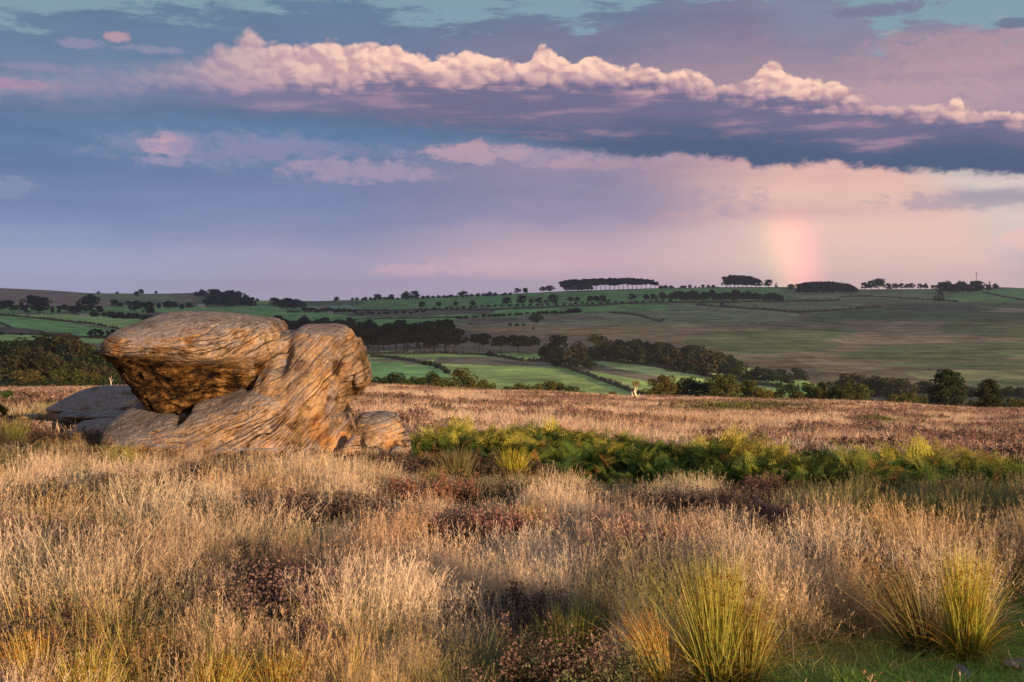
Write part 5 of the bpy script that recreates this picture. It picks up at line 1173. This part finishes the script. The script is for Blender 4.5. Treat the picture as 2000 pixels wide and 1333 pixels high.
    belt('small clump in the green field at left', 'dark tree of the small clump in the green field left of the outcrop', 'tall', [(178, 661), (228, 661)], 9, 16, [DK2, BWN, DK], 1, 1.4)
    belt('low bushes along the lower field wall at left', 'low dark bush along the lower field wall at far left', 'bush', [(4, 655), (60, 658)], 26, 7, [DK2, BWN], 1, 1.0, cat='bush')
    for x, b, t, w in [(192, 576, 569.5, 1.1), (229, 576, 570, 1.0), (275, 576, 565, 1.1), (267, 581, 570, 1.0), (305, 575, 568, 1.0)]:
        far_tree('dome', x, b, t, DK, 'small round tree standing alone on the left skyline hill', 'lone trees on the left skyline hill', w)
    belt('trees of the wood on the left skyline', 'dark blue tree of the sloping wood on the skyline above the outcrop', ['dome', 'birch', 'tall'], [(384, 580), (400, 582), (430, 588), (500, 598)], 8, ([384, 410, 430, 460, 500], [14, 19, 22, 20, 11]), [DK, BLU], 1.5, 1.25, hj=.3)
    belt('trees of the wood on the left skyline (front)', 'dark blue tree at the foot of the sloping skyline wood above the outcrop', 'dome', [(400, 598), (500, 602)], 11, 16, [DK, BLU], 1, 1.2)
    belt('trees of the copse left of the smoke', 'dark blue tree of the copse beside the farm, left of the smoke', 'dome', [(534, 602), (596, 604)], 9, ([534, 555, 575, 596], [16, 22, 20, 16]), [DK, BLU], 1.5, 1.2)
    belt('hedge below the farm', 'dark hedge bush in front of the farm near the smoke', 'bush', [(596, 608), (700, 612)], 9, 7, [DK, DK2], 1, 1.1, cat='bush')
    far_tree('dome', 657, 590, 579.5, DK, 'round skyline tree directly above the farm smoke', None, 1.1); far_tree('dome', 503, 590, 583, DK, 'small round tree at the right foot of the skyline wood', None, 1.1); far_tree('dome', 530, 588, 582, DK, 'tiny round tree at the left of the farm copse', None, 1.1)
    # ---- skyline, centre
    belt('hedge on the skyline right of the smoke', 'dark skyline hedge bush right of the farm smoke', 'bush', [(690, 587), (860, 582), (1000, 577)], 9, 5.5, [DK, DK2], .5, 1.1, cat='bush')
    for x, b, t, w, l in [(738, 587, 574, 1.3, 'first low rounded tree on the skyline right of the smoke'), (764, 586, 574.5, 1.3, 'second low rounded tree on the skyline right of the smoke'), (793, 586, 569, 1.2, 'left one of two bigger skyline trees right of the smoke'), (810, 585, 568, 1.2, 'right one of a pair of bigger skyline trees right of the smoke'),
                          (905, 582, 569, 1.6, 'wide low tree on the skyline halfway between smoke and beech row'), (957, 577, 569.5, 1.1, 'tiny round tree on the skyline right of the wide low one'), (1010, 574.5, 563, 1.2, 'left of two round skyline trees before the little dome copse'), (1026, 574, 562.5, 1.2, 'right of two round skyline trees before the little dome copse'), (1060, 571, 560, 1.2, 'left tree of the little dome copse before the beech row'), (1074, 571, 557.5, 1.4, 'main tree of the little dome copse before the beech row')]:
        far_tree('dome', x, b, t, DK, l, 'trees on the middle skyline', w)
    bch = 'beeches in the flat topped skyline row'
    for i, x in enumerate(np.linspace(1103, 1279, 21)):
        tp = np.interp(x, [1097, 1110, 1160, 1230, 1270, 1284], [552, 546.5, 544, 542.5, 546, 552]); b = float(sky_row(x))+1.0
        far_tree('trunky', x, b, tp, (.018, .024, .022), 'beech with sky between the stems in the long flat topped skyline row', bch, 1.35)
    for i, x in enumerate(np.linspace(1108, 1150, 6)): far_tree('dome', x, float(sky_row(x))+2.5, 549, (.018, .024, .022), 'round tree closing the left end of the flat topped skyline row', 'left end of the beech row', 1.0)
    belt('small bushes between the skyline groups', 'tiny bush on the skyline between the beech row and the next dark copse', 'bush', [(1292, 564), (1402, 562)], 9, 4.5, [DK], .4, 1.0, hj=.5, cat='bush')
    for i, x in enumerate(np.linspace(1418, 1484, 9)):
        tp = np.interp(x, [1410, 1425, 1450, 1470, 1490], [544, 537, 538, 541, 550]); far_tree('dome', x, 562, tp, (.018, .024, .022), 'tree of the highest dark skyline copse left of the rainbow foot', 'highest skyline copse', 1.0)
    far_tree('dome', 1501, 562, 546.5, DK, 'round tree at the right end of the highest skyline copse', None, 1.2); far_tree('spruce', 1516, 562, 552, DK, 'tiny pointed tree right of the highest skyline copse', None, 1.3)
    far_tree('dome', 1545, 568, 555, DK, 'round tree at the left edge of the copse under the rainbow', None, 1.15)
    for i, x in enumerate(np.linspace(1562, 1668, 14)):
        tp = np.interp(x, [1555, 1580, 1620, 1650, 1675], [556, 551, 550, 553, 562]); far_tree('dome', x, 577-.02*(x-1560), tp, (.018, .024, .022), 'dark tree of the long low copse under the rainbow', 'copse under the rainbow', .95)
    for x, b, t, w in [(1689, 567, 552, 1.1), (1702, 567, 549, 1.1), (1716, 567, 544.5, 1.2), (1734, 567, 554, 1.0), (1748, 567, 554.5, 1.1), (1760, 566, 554, 1.1), (1772, 566, 555, 1.0), (1781, 566, 553.5, 1.0), (1797, 566, 554.5, 1.1), (1808, 566, 554, 1.1), (1822, 566, 557, 1.1)]:
        far_tree('dome', x, b, t, DK, 'dark tree of the broken right skyline row left of the mast', 'broken row on the right skyline', w)
    for i, x in enumerate(np.linspace(1834, 1906, 10)):
        tp = 553+4*math.sin(x*.21); far_tree('dome', x, 575, tp, (.018, .024, .022), 'tree of the dense dark copse below the mast on the right skyline', 'copse below the mast', 1.0)
    far_tree('dome', 1911, 568, 549, DK, 'tall round tree right below the mast', None, 1.2); far_tree('dome', 1928, 567, 556, DK, 'low tree right of the tall round one below the mast', None, 1.3); far_tree('spruce', 1933, 567, 550, DK, 'thin pointed tree right of the mast', None, 1.0); far_tree('dome', 1944, 567, 554, DK, 'rightmost tree of the skyline', None, 1.1)
    far_tree('birch', 1834, 589, 571, (.018, .026, .022), 'solitary dark round bush on the slope below the skyline copse at right', None, 1.15, cat='bush', name='bush')
    # ---- second rank of hedgerow trees below the skyline
    hr = 'hedgerow trees below the skyline'
    for x, b, t, w in [(825, 603, 590, 1.2), (857, 601, 590, 1.2), (890, 599, 589, 1.1), (923, 600, 587.5, 1.1), (990, 597, 580.5, 1.2), (1019, 596, 577, 1.2), (1038, 595, 584, 1.0), (1053, 595, 581, 1.1), (1066, 594, 586, 1.0), (1080, 595, 575, 1.0), (1114, 592, 579.5, 1.1), (1127, 592, 580.5, 1.1), (1153, 592, 578.5, 1.1), (1166, 592, 578, 1.1), (1177, 592, 577, 1.1), (1190, 591, 584, 1.0), (1234, 588, 574, 1.2), (1262, 588, 574.5, 1.1), (1276, 588, 574, 1.1), (1294, 588, 571, 1.2)]:
        far_tree('dome', x, b, t, DK2 if x % 2 else DK, 'dark hedgerow tree on the boundary one field below the middle skyline', hr, w)
    belt('trees of the hedge wood below the highest copse', 'dark tree of the long narrow wood one field below the highest skyline copse', 'dome', [(1312, 588), (1530, 589)], 9, ([1312, 1380, 1440, 1530], [15, 18, 20, 12]), [DK, DK2, BLU], 1, 1.2)
    belt('hedges under the hedgerow trees', 'low dark hedge bush on the boundary under the hedgerow trees', 'bush', [(820, 606), (960, 600), (1230, 592), (1310, 589)], 13, 4, [DK2], .4, 1.3, cat='bush')
    belt('thin hedge above the tan pasture', 'dark bush of the hedge along the top of the tan pasture in the middle', 'bush', [(892, 624), (1000, 617), (1135, 611)], 10, 5.5, [DK, DK2], .4, 1.2, cat='bush')
    belt('scrub strip right of the farm', 'brownish scrub bush in the strip of rough ground right of the farm', 'bush', [(695, 614), (830, 611)], 12, 5, [DK2, BWN], 1, 1.2, cat='bush')
    t = far_tree('trunky', 1043, 640, 614, DK2, 'single windblown tree leaning left in the tan pasture', None, 1.3); t.rotation_euler[1] = -.22
    far_tree('bush', 1042, 643.5, 639, DK2, 'tiny bush at the foot of the windblown tree', None, .8, cat='bush')
    belt('small bushes in the tan pasture', 'small dark bush in the tan pasture left of the windblown tree', 'bush', [(996, 637), (1030, 638)], 11, 5, [DK], .4, 1.2, cat='bush')
    belt('far hedge at the end of the pasture', 'dark bush closing the hedge above the pasture right of centre', 'bush', [(1109, 612), (1132, 611)], 7, 8, [DK], .4, 1.2, cat='bush')
    far_tree('bush', 1410, 597.5, 590, DK2, 'small round bush alone below the long narrow wood', None, .8, cat='bush')
    for x, b, t in [(1475, 598, 595), (1596, 591, 588), (1637, 585, 582), (1294, 627, 622.5), (1287, 628, 624), (918, 634, 630)]:
        far_tree('bush', x, b, t, DK2, 'tiny dark thorn bush dotted on the upper pastures', 'thorn bushes on the pastures', 1.0, cat='bush')
build_far()

# ---- pale stump and dead tree
def build_dead():
    M = bark('bleached wood', (.62, .52, .38)); X, Y, Z = spot(1241, 118); s = Y/F; a = Acc(); r = np.random.default_rng(5)
    e = obj('dead_birch', None, loc=(X, Y, Z)); tag(e, 'pale broken birch stump with a tuft of russet leaves, alone on the moor edge', 'tree stump')
    p = lambda dx, dz, dy=0: (dx*s, dy*s, dz*s)
    tube(a, [p(0, -6), p(-1, 6), p(1, 14), p(-2, 22), p(1, 30)], [3.2*s, 2.8*s, 2.4*s, 1.8*s, .8*s], 8)
    tube(a, [p(-1, 8), p(-6, 14), p(-7, 22)], [1.4*s, 1.2*s, .4*s]); tube(a, [p(0, 10), p(6, 13), p(8, 16)], [1.2*s, .9*s, .4*s]); tube(a, [p(0, 20), p(3, 25), p(5, 32)], [1.0*s, .7*s, .3*s])
    obj('trunk', a.mesh('trunk', M), e)
    c = Acc()
    for d in ((0, 34, 6), (-4, 37, 4), (5, 36, 4), (2, 39, 4)): leaves(c, r, np.array(p(d[0], d[1])), d[2]*s, 70, .05, shell=.1)
    o = obj('crown', c.mesh('crown', M_LEAF), e); o.color = (.24, .15, .06, 1)
    X, Y, Z = spot(217, 160); s = Y/F; a = Acc(); z0 = (zrow(765, Y)-Z)/s
    tube(a, [p(0, z0), p(0, z0+14), p(-1, z0+22), p(1, z0+30)], [1.2*s, 1.0*s, .7*s, .3*s]); tube(a, [p(-1, z0+20), p(-4, z0+28)], [.6*s, .2*s]); tube(a, [p(0, z0+16), p(4, z0+24)], [.6*s, .2*s])
    o = obj('dead_tree', a.mesh('dead_tree', M), loc=(X, Y, Z)); tag(o, 'thin bleached dead tree among green bushes just left of the outcrop cap', 'dead tree')
build_dead()
ORD = 'first second third fourth fifth sixth seventh eighth ninth tenth eleventh twelfth thirteenth fourteenth fifteenth sixteenth seventeenth eighteenth nineteenth twentieth'.split()
def ordinal(i):
    if i < 20: return ORD[i]
    t = {2: 'twenty', 3: 'thirty', 4: 'forty'}[(i+1)//10]; u = (i+1) % 10
    return t+'-'+ORD[u-1] if u else {2: 'twentieth', 3: 'thirtieth', 4: 'fortieth'}[(i+1)//10]
def look(c):
    r_, g_, b_ = c[:3]; return 'olive gold' if r_ > .095 else 'olive' if r_ > .07 else 'brownish' if r_ > g_*1.15 else 'dark green' if g_ < .055 else 'mid green'
def count_off(group, tail, what=None, colour=False):
    """number the members of a row from the left, so that each label points at one of them"""
    L = sorted([o for o in COL.objects if o.get('group') == group], key=lambda o: o.location.x/o.location.y)
    for i, o in enumerate(L):
        cc = next((c.color for c in o.children if c.name.startswith('crown')), None)
        o['label'] = ((look(cc)+' ') if colour and cc else '')+(what or 'tree')+', '+ordinal(i)+' from the left '+tail
count_off('low birches left of the lone bush', 'between outcrop and lone bush at the moor edge', 'birch', True)
count_off('birches right of the pale stump', 'among those right of the pale stump', 'birch', True)
count_off('hedgerow trees below the skyline', 'along the boundary below the middle skyline', 'hedgerow tree')
count_off('broken row on the right skyline', 'in the broken skyline row left of the mast', 'dark tree')
count_off('beeches in the flat topped skyline row', 'in the long flat topped skyline row', 'beech')
count_off('lone trees on the left skyline hill', 'on the bare left skyline hill', 'lone tree')
count_off('bushes of the short field hedge', 'in the short hedge right of the outcrop', 'dark bush')
count_off('bluish trees low in the valley', 'in the row between belt and brown wood', 'bluish tree')
count_off('small clump in the green field at left', 'in the clump in the left green field', 'dark tree')
count_off('thorn bushes on the pastures', 'of the thorns on the upper pastures', 'tiny thorn bush')
count_off('copse under the rainbow', 'in the long copse under the rainbow', 'dark tree')
count_off('trees of the belt stepping down the valley to the right', 'in the belt stepping down the valley', 'green tree')
count_off('trees of the hedge wood below the highest copse', 'in the narrow wood below the highest copse', 'dark tree')
count_off('hedge on the skyline right of the smoke', 'in the skyline hedge right of the smoke', 'dark bush')
count_off('hedges under the hedgerow trees', 'along the hedge under the hedgerow trees', 'low hedge bush')
count_off('thin hedge above the tan pasture', 'in the hedge above the tan pasture', 'dark bush')
count_off('hedgerow trees across the fields at left', 'in the far left row above the pale shed', 'dark tree')
count_off('highest skyline copse', 'in the highest skyline copse', 'dark tree')

# ------------------------------------------------------------------ walls, farms, mast, animals, smoke, haze
def mat_plain(name, c, rough=.9, var=.25, sc=2.0):
    m, b = newmat(name); n = noise(geo_pos(), sc, 4, .6); link(mulc(tuple(c), ramp(n, [(.3, (1-var,)*3), (.7, (1+var,)*3)])), b.inputs['Base Color']); b.inputs['Roughness'].default_value = rough; return m
M_WALL = mat_plain('dark drystone', (.075, .07, .055), var=.4, sc=.8)
def wall(pts, label, h=1.3, th=.9, mat=None, name='drystone_wall', cat='wall'):
    r = np.random.default_rng(int(pts[0][0]*7+pts[0][1])); co = []; P = []
    for (x0, y0), (x1, y1) in zip(pts[:-1], pts[1:]):
        n = max(4, int(abs(x1-x0)/2.0)); [P.append((x0+(x1-x0)*k/n, y0+(y1-y0)*k/n)) for k in range(n)]
    P.append(pts[-1]); g = np.array([far_spot(x, y) for x, y in P]); d = np.gradient(g[:, :2], axis=0); d /= np.linalg.norm(d, axis=1)[:, None]+1e-9; nn = np.stack([-d[:, 1], d[:, 0]], 1)*th/2
    o = g[0].copy(); hh = h*(1+.28*r.normal(size=len(g)))
    ring = np.stack([np.c_[g[:, :2]-nn, g[:, 2]-.8], np.c_[g[:, :2]-nn*.7, g[:, 2]+hh], np.c_[g[:, :2]+nn*.7, g[:, 2]+hh], np.c_[g[:, :2]+nn, g[:, 2]-.8]], 1)-o
    L = len(g); i = np.arange(L*4).reshape(L, 4); q = np.stack([i[:-1], np.roll(i[:-1], -1, 1), np.roll(i[1:], -1, 1), i[1:]], -1).reshape(-1, 4)
    q = np.concatenate([q, i[:1], i[-1:, ::-1]])
    ob = obj(name, mesh_from(name, ring.reshape(-1, 3), q, False, None, mat or M_WALL), loc=tuple(o)); tag(ob, label, cat); return ob
wall([(-60, 614), (0, 617), (60, 622), (120, 628), (180, 635), (238, 643)], 'dark field wall slanting across the upper green field at far left', 2.0)
wall([(-60, 628), (0, 632), (24, 642)], 'short wall curving down at the left edge', 2.0)
wall([(0, 654), (80, 656), (150, 660), (230, 664)], 'wall along the lower green field left of the outcrop', 1.5)
wall([(724, 697), (760, 699), (800, 705), (850, 716), (880, 731)], 'dark wall curving down through the green field right of the outcrop', 1.5)
wall([(712, 691), (860, 691), (950, 695), (1024, 706)], 'straight wall under the long wood', 1.5)
wall([(1030, 706), (1062, 706), (1100, 716), (1160, 738), (1220, 760), (1262, 776)], 'long wall running down the green field towards the pale stump', 1.7)
wall([(1168, 705), (1260, 714), (1350, 731), (1480, 752), (1560, 760)], 'wall between the pale green field and the tree belt', 1.4)
wall([(1190, 612), (1240, 615), (1290, 630)], 'short curving wall at the right end of the tan pasture', 2.2)
wall([(1360, 597), (1420, 601), (1490, 606), (1556, 612), (1640, 607), (1720, 600)], 'wall bounding the heathery right hillside on its upper edge', 2.6)
wall([(1640, 581), (1700, 580), (1780, 584), (1850, 589), (1872, 591)], 'wall reaching the solitary dark bush on the right slope', 2.6)
wall([(1920, 573), (1990, 586), (2060, 592)], 'wall slanting down at the right edge below the skyline', 3.0)
wall([(690, 624), (780, 622), (900, 621)], 'low wall between two green fields behind the long wood', 1.6)
wall([(560, 611), (700, 608), (960, 606), (1230, 594), (1500, 590), (1640, 588)], 'long hedge bank below the hedgerow trees', 2.4, 1.6)

M_RENDER = mat_plain('pale walling', (.42, .34, .26)); M_WHITE = mat_plain('whitewashed shed', (.72, .62, .50)); M_ROOF = mat_plain('grey slates', (.13, .12, .12)); M_PALEROOF = mat_plain('pale sheet roof', (.42, .40, .40)); M_DARKWIN = mat_plain('dark panes', (.02, .02, .025), .2)
def boxm(x0, x1, y0, y1, z0, z1):
    co = np.array([(x, y, z) for z in (z0, z1) for y in (y0, y1) for x in (x0, x1)], float); f = np.array([(0, 2, 3, 1), (4, 5, 7, 6), (0, 1, 5, 4), (2, 6, 7, 3), (0, 4, 6, 2), (1, 3, 7, 5)]); return co, f
def house(px, row, wpx, hpx, label, wmat, rmat, name='farmhouse', cat='house', deep=7.0, gable=False, chimney=True):
    X, Y, Z = far_spot(px, row); s = Y/F; W = wpx*s; H = hpx*s*.62; R = hpx*s*.38; e = obj(name, None, loc=(X, Y, Z)); tag(e, label, cat)
    c, f = boxm(-W/2, W/2, -deep/2, deep/2, -2, H)
    obj('wall', mesh_from('wall', c, f, False, None, wmat), e)
    o = .35
    if gable: # gable end faces the viewer
        co = np.array([(-W/2-o, -deep/2-o, H-.1), (0, -deep/2-o, H+R), (W/2+o, -deep/2-o, H-.1), (-W/2-o, deep/2+o, H-.1), (0, deep/2+o, H+R), (W/2+o, deep/2+o, H-.1)]); fq = np.array([(0, 1, 4, 3), (1, 2, 5, 4), (0, 3, 5, 2)]); ft = np.array([(0, 2, 1), (3, 4, 5)])
        g = np.array([(-W/2, -deep/2-o-.05, H), (W/2, -deep/2-o-.05, H), (0, -deep/2-o-.05, H+R-.3), (-W/2, -deep/2, H), (W/2, -deep/2, H), (0, -deep/2, H+R-.3)])
        obj('gable_wall', mesh_from('gable_wall', g, [np.array([(0, 1, 4, 3), (1, 2, 5, 4), (2, 0, 3, 5)]), np.array([(0, 1, 2)])], False, None, wmat), e)
    else:
        co = np.array([(-W/2-o, -deep/2-o, H-.1), (-W/2-o, 0, H+R), (-W/2-o, deep/2+o, H-.1), (W/2+o, -deep/2-o, H-.1), (W/2+o, 0, H+R), (W/2+o, deep/2+o, H-.1)]); fq = np.array([(0, 3, 4, 1), (1, 4, 5, 2), (0, 2, 5, 3)]); ft = np.array([(0, 1, 2), (3, 5, 4)])
    rf = obj('roof', mesh_from('roof', co, [fq, ft], False, None, rmat), e)
    if chimney:
        c, f = boxm(W*.28, W*.28+1.0, -.5, .5, H+R*.4, H+R+1.0); obj('chimney', mesh_from('chimney', c, f, False, None, wmat), rf)
    for k in range(3):
        x = -W*.32+k*W*.32; c, f = boxm(x-.5, x+.5, -deep/2-.06, -deep/2+.1, H*.35, H*.35+1.2); obj('window', mesh_from('window', c, f, False, None, M_DARKWIN), e)
    return e
house(632, 608, 15, 12, 'farmhouse with a sunlit pale gable beside the blue smoke', M_RENDER, M_ROOF, gable=True)
house(612, 606, 22, 5.5, 'long low farm shed with grey roof left of the gabled farmhouse', M_RENDER, M_PALEROOF, 'farm_shed', 'shed', chimney=False)
house(645, 612, 8, 5, 'small white outhouse in front of the gabled farmhouse', M_WHITE, M_ROOF, 'outhouse', 'shed', chimney=False)
house(165, 619, 14, 4.2, 'pale long shed shining at the foot of trees in the far left fields', M_WHITE, M_WHITE, 'farm_shed', 'shed', chimney=False)
house(42, 611, 11, 4, 'grey roofed cottage among the far left hedgerow trees', M_RENDER, M_PALEROOF, 'cottage', 'house')
house(78, 614, 9, 3.6, 'small low cottage right of the grey roofed one at far left', M_RENDER, M_ROOF, 'cottage', 'house')
house(128, 615, 12, 5, 'dark roofed cottage near the pale long shed at far left', M_RENDER, M_ROOF, 'cottage', 'house')
house(393, 600, 13, 6, 'cream farmhouse below the wood on the left skyline', M_WHITE, M_PALEROOF, 'farmhouse', 'house')
house(1738, 567, 9, 5, 'pale house glimpsed between trees on the right skyline', M_WHITE, M_ROOF, 'house', 'house')
house(1117, 593, 6, 3, 'tiny white shed under a hedgerow tree below the middle skyline', M_WHITE, M_WHITE, 'farm_shed', 'shed', chimney=False)
def mast():
    X, Y, Z = spot(1907, 2420); s = Y/F; H = 40*s*.95; a = Acc(); b = Acc()
    top = zrow(530, Y)-Z; w = .9
    for k in range(3):
        an = k*2.094; tube(a, [(w*math.cos(an), w*math.sin(an), 0), (w*.5*math.cos(an), w*.5*math.sin(an), top*.9)], [.16, .12], 5)
    for i in range(16):
        z0 = top*.9*i/16; z1 = top*.9*(i+1)/16; f0 = 1-.5*i/16; f1 = 1-.5*(i+1)/16
        for k in range(3):
            a0 = k*2.094; a1 = (k+1)*2.094; tube(a, [(w*f0*math.cos(a0), w*f0*math.sin(a0), z0), (w*f1*math.cos(a1), w*f1*math.sin(a1), z1)], [.06, .06], 4)
    e = obj('radio_mast', None, loc=(X, Y, Z)); tag(e, 'thin grey lattice mast with aerials rising from the right skyline copse', 'mast')
    M = mat_plain('galvanised steel', (.30, .30, .31), .5); obj('lattice', a.mesh('lattice', M), e)
    tube(b, [(0, 0, top*.88), (0, 0, top)], [.12, .06], 5)
    obj('top_pole', b.mesh('top_pole', M), e)
    for z in (.80, .86, .91):
        c = Acc(); tube(c, [(-1.1, 0, top*z-1.2), (-1.1, 0, top*z+1.2)], [.28, .28], 6); tube(c, [(1.1, 0, top*z-1.2), (1.1, 0, top*z+1.2)], [.28, .28], 6); tube(c, [(-1.1, 0, top*z), (1.1, 0, top*z)], [.07, .07], 4); obj('antenna', c.mesh('antenna', M), e)
mast()
def beast(name, L, H, col_, wool=False):
    """a standing, grazing animal as one continuous skin"""
    me = bpy.data.meshes.new(name); v = [(0, 0, .62), (-.36, 0, .64), (.30, 0, .66), (.50, 0, .72), (.66, 0, .50), (.78, 0, .28), (.90, 0, .14)]
    e = [(0, 1), (0, 2), (2, 3), (3, 4), (4, 5), (5, 6)]; rd = [.25, .22, .23, .15, .10, .085, .05]
    def add(p, par, r_): v.append(p); rd.append(r_); e.append((par, len(v)-1)); return len(v)-1
    for sx, par in ((-.40, 1), (.34, 2)):
        for sy in (-.13, .13):
            k = add((sx+(.03 if sx > 0 else -.03), sy, .42), par, .085); k = add((sx+(.0 if sx > 0 else -.05), sy, .22), k, .045); k = add((sx, sy, .0), k, .038)
    k = add((-.52, 0, .66), 1, .05); k = add((-.60, 0, .40), k, .025)
    me.from_pydata([(x*L, y*L, z*H) for x, y, z in v], e, []); me.update(); o = bpy.data.objects.new('tmp', me); COL.objects.link(o)
    md = o.modifiers.new('s', 'SKIN'); sb = o.modifiers.new('u', 'SUBSURF'); sb.levels = 1; sb.render_levels = 1
    if not me.skin_vertices: bpy.context.view_layer.update()
    if not len(me.skin_vertices): me.attributes.new
    for i, r_ in enumerate(rd):
        if len(me.skin_vertices): me.skin_vertices[0].data[i].radius = (r_*L, r_*L)
    if len(me.skin_vertices): me.skin_vertices[0].data[0].use_root = True
    dg = bpy.context.evaluated_depsgraph_get(); m2 = bpy.data.meshes.new_from_object(o.evaluated_get(dg)); bpy.data.objects.remove(o)
    m2.materials.clear(); m2.materials.append(mat_plain(name+' coat', col_)); m2.name = name; return m2
def herd():
    cm = beast('cow', 1.45, 1.45, (.03, .024, .02)); smh = beast('sheep', .85, .85, (.52, .48, .42)); r = np.random.default_rng(8)
    cm.name = 'cow'
    for i, (px, row) in enumerate([(1093, 616), (1130, 616), (1166, 619), (1187, 615), (1229, 607), (1258, 606), (1282, 609), (1322, 608), (1344, 608), (1192, 628), (1232, 638), (1239, 638), (1249, 637), (1256, 636), (1262, 634), (1352, 633), (1370, 610), (1361, 611), (1386, 603)]):
        o = obj('cow', cm, loc=far_spot(px, row)); o.rotation_euler = (0, 0, r.random()*6.28); tag(o, 'dark cow grazing on the olive pasture below the middle skyline', 'cow', 'dark cattle dotted over the pasture')
    for i, (px, row) in enumerate([(69, 652), (124, 657), (163, 671), (176, 672), (183, 676), (190, 678), (205, 678), (150, 669), (725, 711)]):
        o = obj('sheep', smh, loc=far_spot(px, row)); o.rotation_euler = (0, 0, r.random()*6.28)
        tag(o, 'single pale sheep in the green field right of the outcrop' if px > 700 else 'pale sheep grazing in the lower green fields left of the outcrop', 'sheep', None if px > 700 else 'sheep in the lower left fields')
herd()
count_off('dark cattle dotted over the pasture', 'of the herd on the olive pasture', 'dark cow')
count_off('sheep in the lower left fields', 'in the lower fields left of the outcrop', 'pale sheep')
def smoke():
    X, Y, Z = far_spot(668, 606); s = Y/F; lst = [(-8, 2, 3, 3), (-2, 4, 6, 4), (6, 8, 9, 5), (14, 7, 9, 4), (22, 3, 8, 4), (-14, 7, 10, 3), (-26, 9, 10, 2)]
    co = []; fs = []; off = 0
    for (dx_, dz_, rx, rz) in lst:
        u = np.linspace(0, math.pi, 9); w_ = np.linspace(0, 2*math.pi, 16, endpoint=False)
        g = np.array([(math.sin(a)*math.cos(b)*rx*s+dx_*s, math.sin(a)*math.sin(b)*rx*s*.8, math.cos(a)*rz*s+dz_*s) for a in u for b in w_]); g = g+fbm3(g/8, 2, 3)[:, None]*1.5
        i = np.arange(9*16).reshape(9, 16)+off; fs.append(np.stack([i[:-1], i[1:], np.roll(i[1:], -1, 1), np.roll(i[:-1], -1, 1)], -1).reshape(-1, 4)); co.append(g); off += len(g)
    me = mesh_from('smoke', np.concatenate(co), np.concatenate(fs)); t = bpy.data.objects.new('t', me); COL.objects.link(t); md = t.modifiers.new('r', 'REMESH'); md.mode = 'VOXEL'; md.voxel_size = 1.0
    m2 = bpy.data.meshes.new_from_object(t.evaluated_get(bpy.context.evaluated_depsgraph_get())); bpy.data.objects.remove(t)
    m = bpy.data.materials.new('blue smoke'); m.use_nodes = True; m.node_tree.nodes.clear(); n = m.node_tree; o_ = n.nodes.new('ShaderNodeOutputMaterial'); pv = n.nodes.new('ShaderNodeVolumePrincipled')
    pv.inputs['Color'].default_value = (.62, .82, 1.0, 1); pv.inputs['Density'].default_value = .035; n.links.new(pv.outputs[0], o_.inputs['Volume'])
    m2.materials.clear(); m2.materials.append(m); m2.name = 'smoke'
    o = obj('smoke', m2, loc=(X, Y, Z)); tag(o, 'thin blue bonfire smoke drifting beside the farmhouse', 'smoke', kind='stuff')
smoke()
def haze():
    c, f = boxm(-3600, 3600, -90, 6600, -330, 120)
    m = bpy.data.materials.new('evening haze'); m.use_nodes = True; m.node_tree.nodes.clear(); n = m.node_tree; o_ = n.nodes.new('ShaderNodeOutputMaterial'); pv = n.nodes.new('ShaderNodeVolumePrincipled')
    pv.inputs['Color'].default_value = (.78, .86, 1.0, 1); pv.inputs['Density'].default_value = .00007; pv.inputs['Anisotropy'].default_value = 0; n.links.new(pv.outputs[0], o_.inputs['Volume'])
    o = obj('haze', mesh_from('haze', c, f, False, None, m)); tag(o, 'thin bluish evening haze over the valley', 'haze', kind='stuff')
haze()
def added_cloud_bank():
    """clouds added out of view behind the viewer, towards the sun, to shade the far valley"""
    D = 6000.; r = np.random.default_rng(4); ax = Vector((to_sun.x, to_sun.y, 0)).normalized(); side = Vector((-ax.y, ax.x, 0)); z0 = D*math.tan(SUN_EL)+66; co = []; fs = []; off = 0
    u = np.linspace(0, math.pi, 13); w_ = np.linspace(0, 2*math.pi, 22, endpoint=False)
    sph = np.array([(math.sin(a)*math.cos(b), math.sin(a)*math.sin(b), math.cos(a)) for a in u for b in w_])
    i0 = np.arange(13*22).reshape(13, 22); fq = np.stack([i0[:-1], i0[1:], np.roll(i0[1:], -1, 1), np.roll(i0[:-1], -1, 1)], -1).reshape(-1, 4)
    for k in np.linspace(-4200, 4200, 29):
        for lev in range(3):
            R = (300, 330, 260)[lev]; zc = z0+(150, 390, 640)[lev]+r.normal()*25; g = sph*np.array([R*1.25, R*1.1, 190 if lev == 0 else 230]); g = g*(1+.22*fbm3(sph*2.1+k*.01+lev*9, 3, 6))[:, None]
            g[:, 2] = np.maximum(g[:, 2], -(150 if lev == 0 else 400)+8*np.sin(g[:, 0]*.03))
            p = np.array([ax.x*D+side.x*k, ax.y*D+side.y*k, zc])+np.stack([g[:, 0]*side.x+g[:, 1]*ax.x, g[:, 0]*side.y+g[:, 1]*ax.y, g[:, 2]], 1)
            co.append(p); fs.append(fq+off); off += len(p)
    m, b = newmat('added_shade_cloud'); b.inputs['Base Color'].default_value = (.85, .85, .87, 1); b.inputs['Roughness'].default_value = 1
    o = obj('added_shade_cloud', mesh_from('added_shade_cloud', np.concatenate(co), np.concatenate(fs), True, None, m)); tag(o, 'added unseen bank of clouds behind the viewer that shades the far valley', 'added_shade_cloud', kind='structure')  # unseen blocker, added to keep direct sun off the far valley
added_cloud_bank()
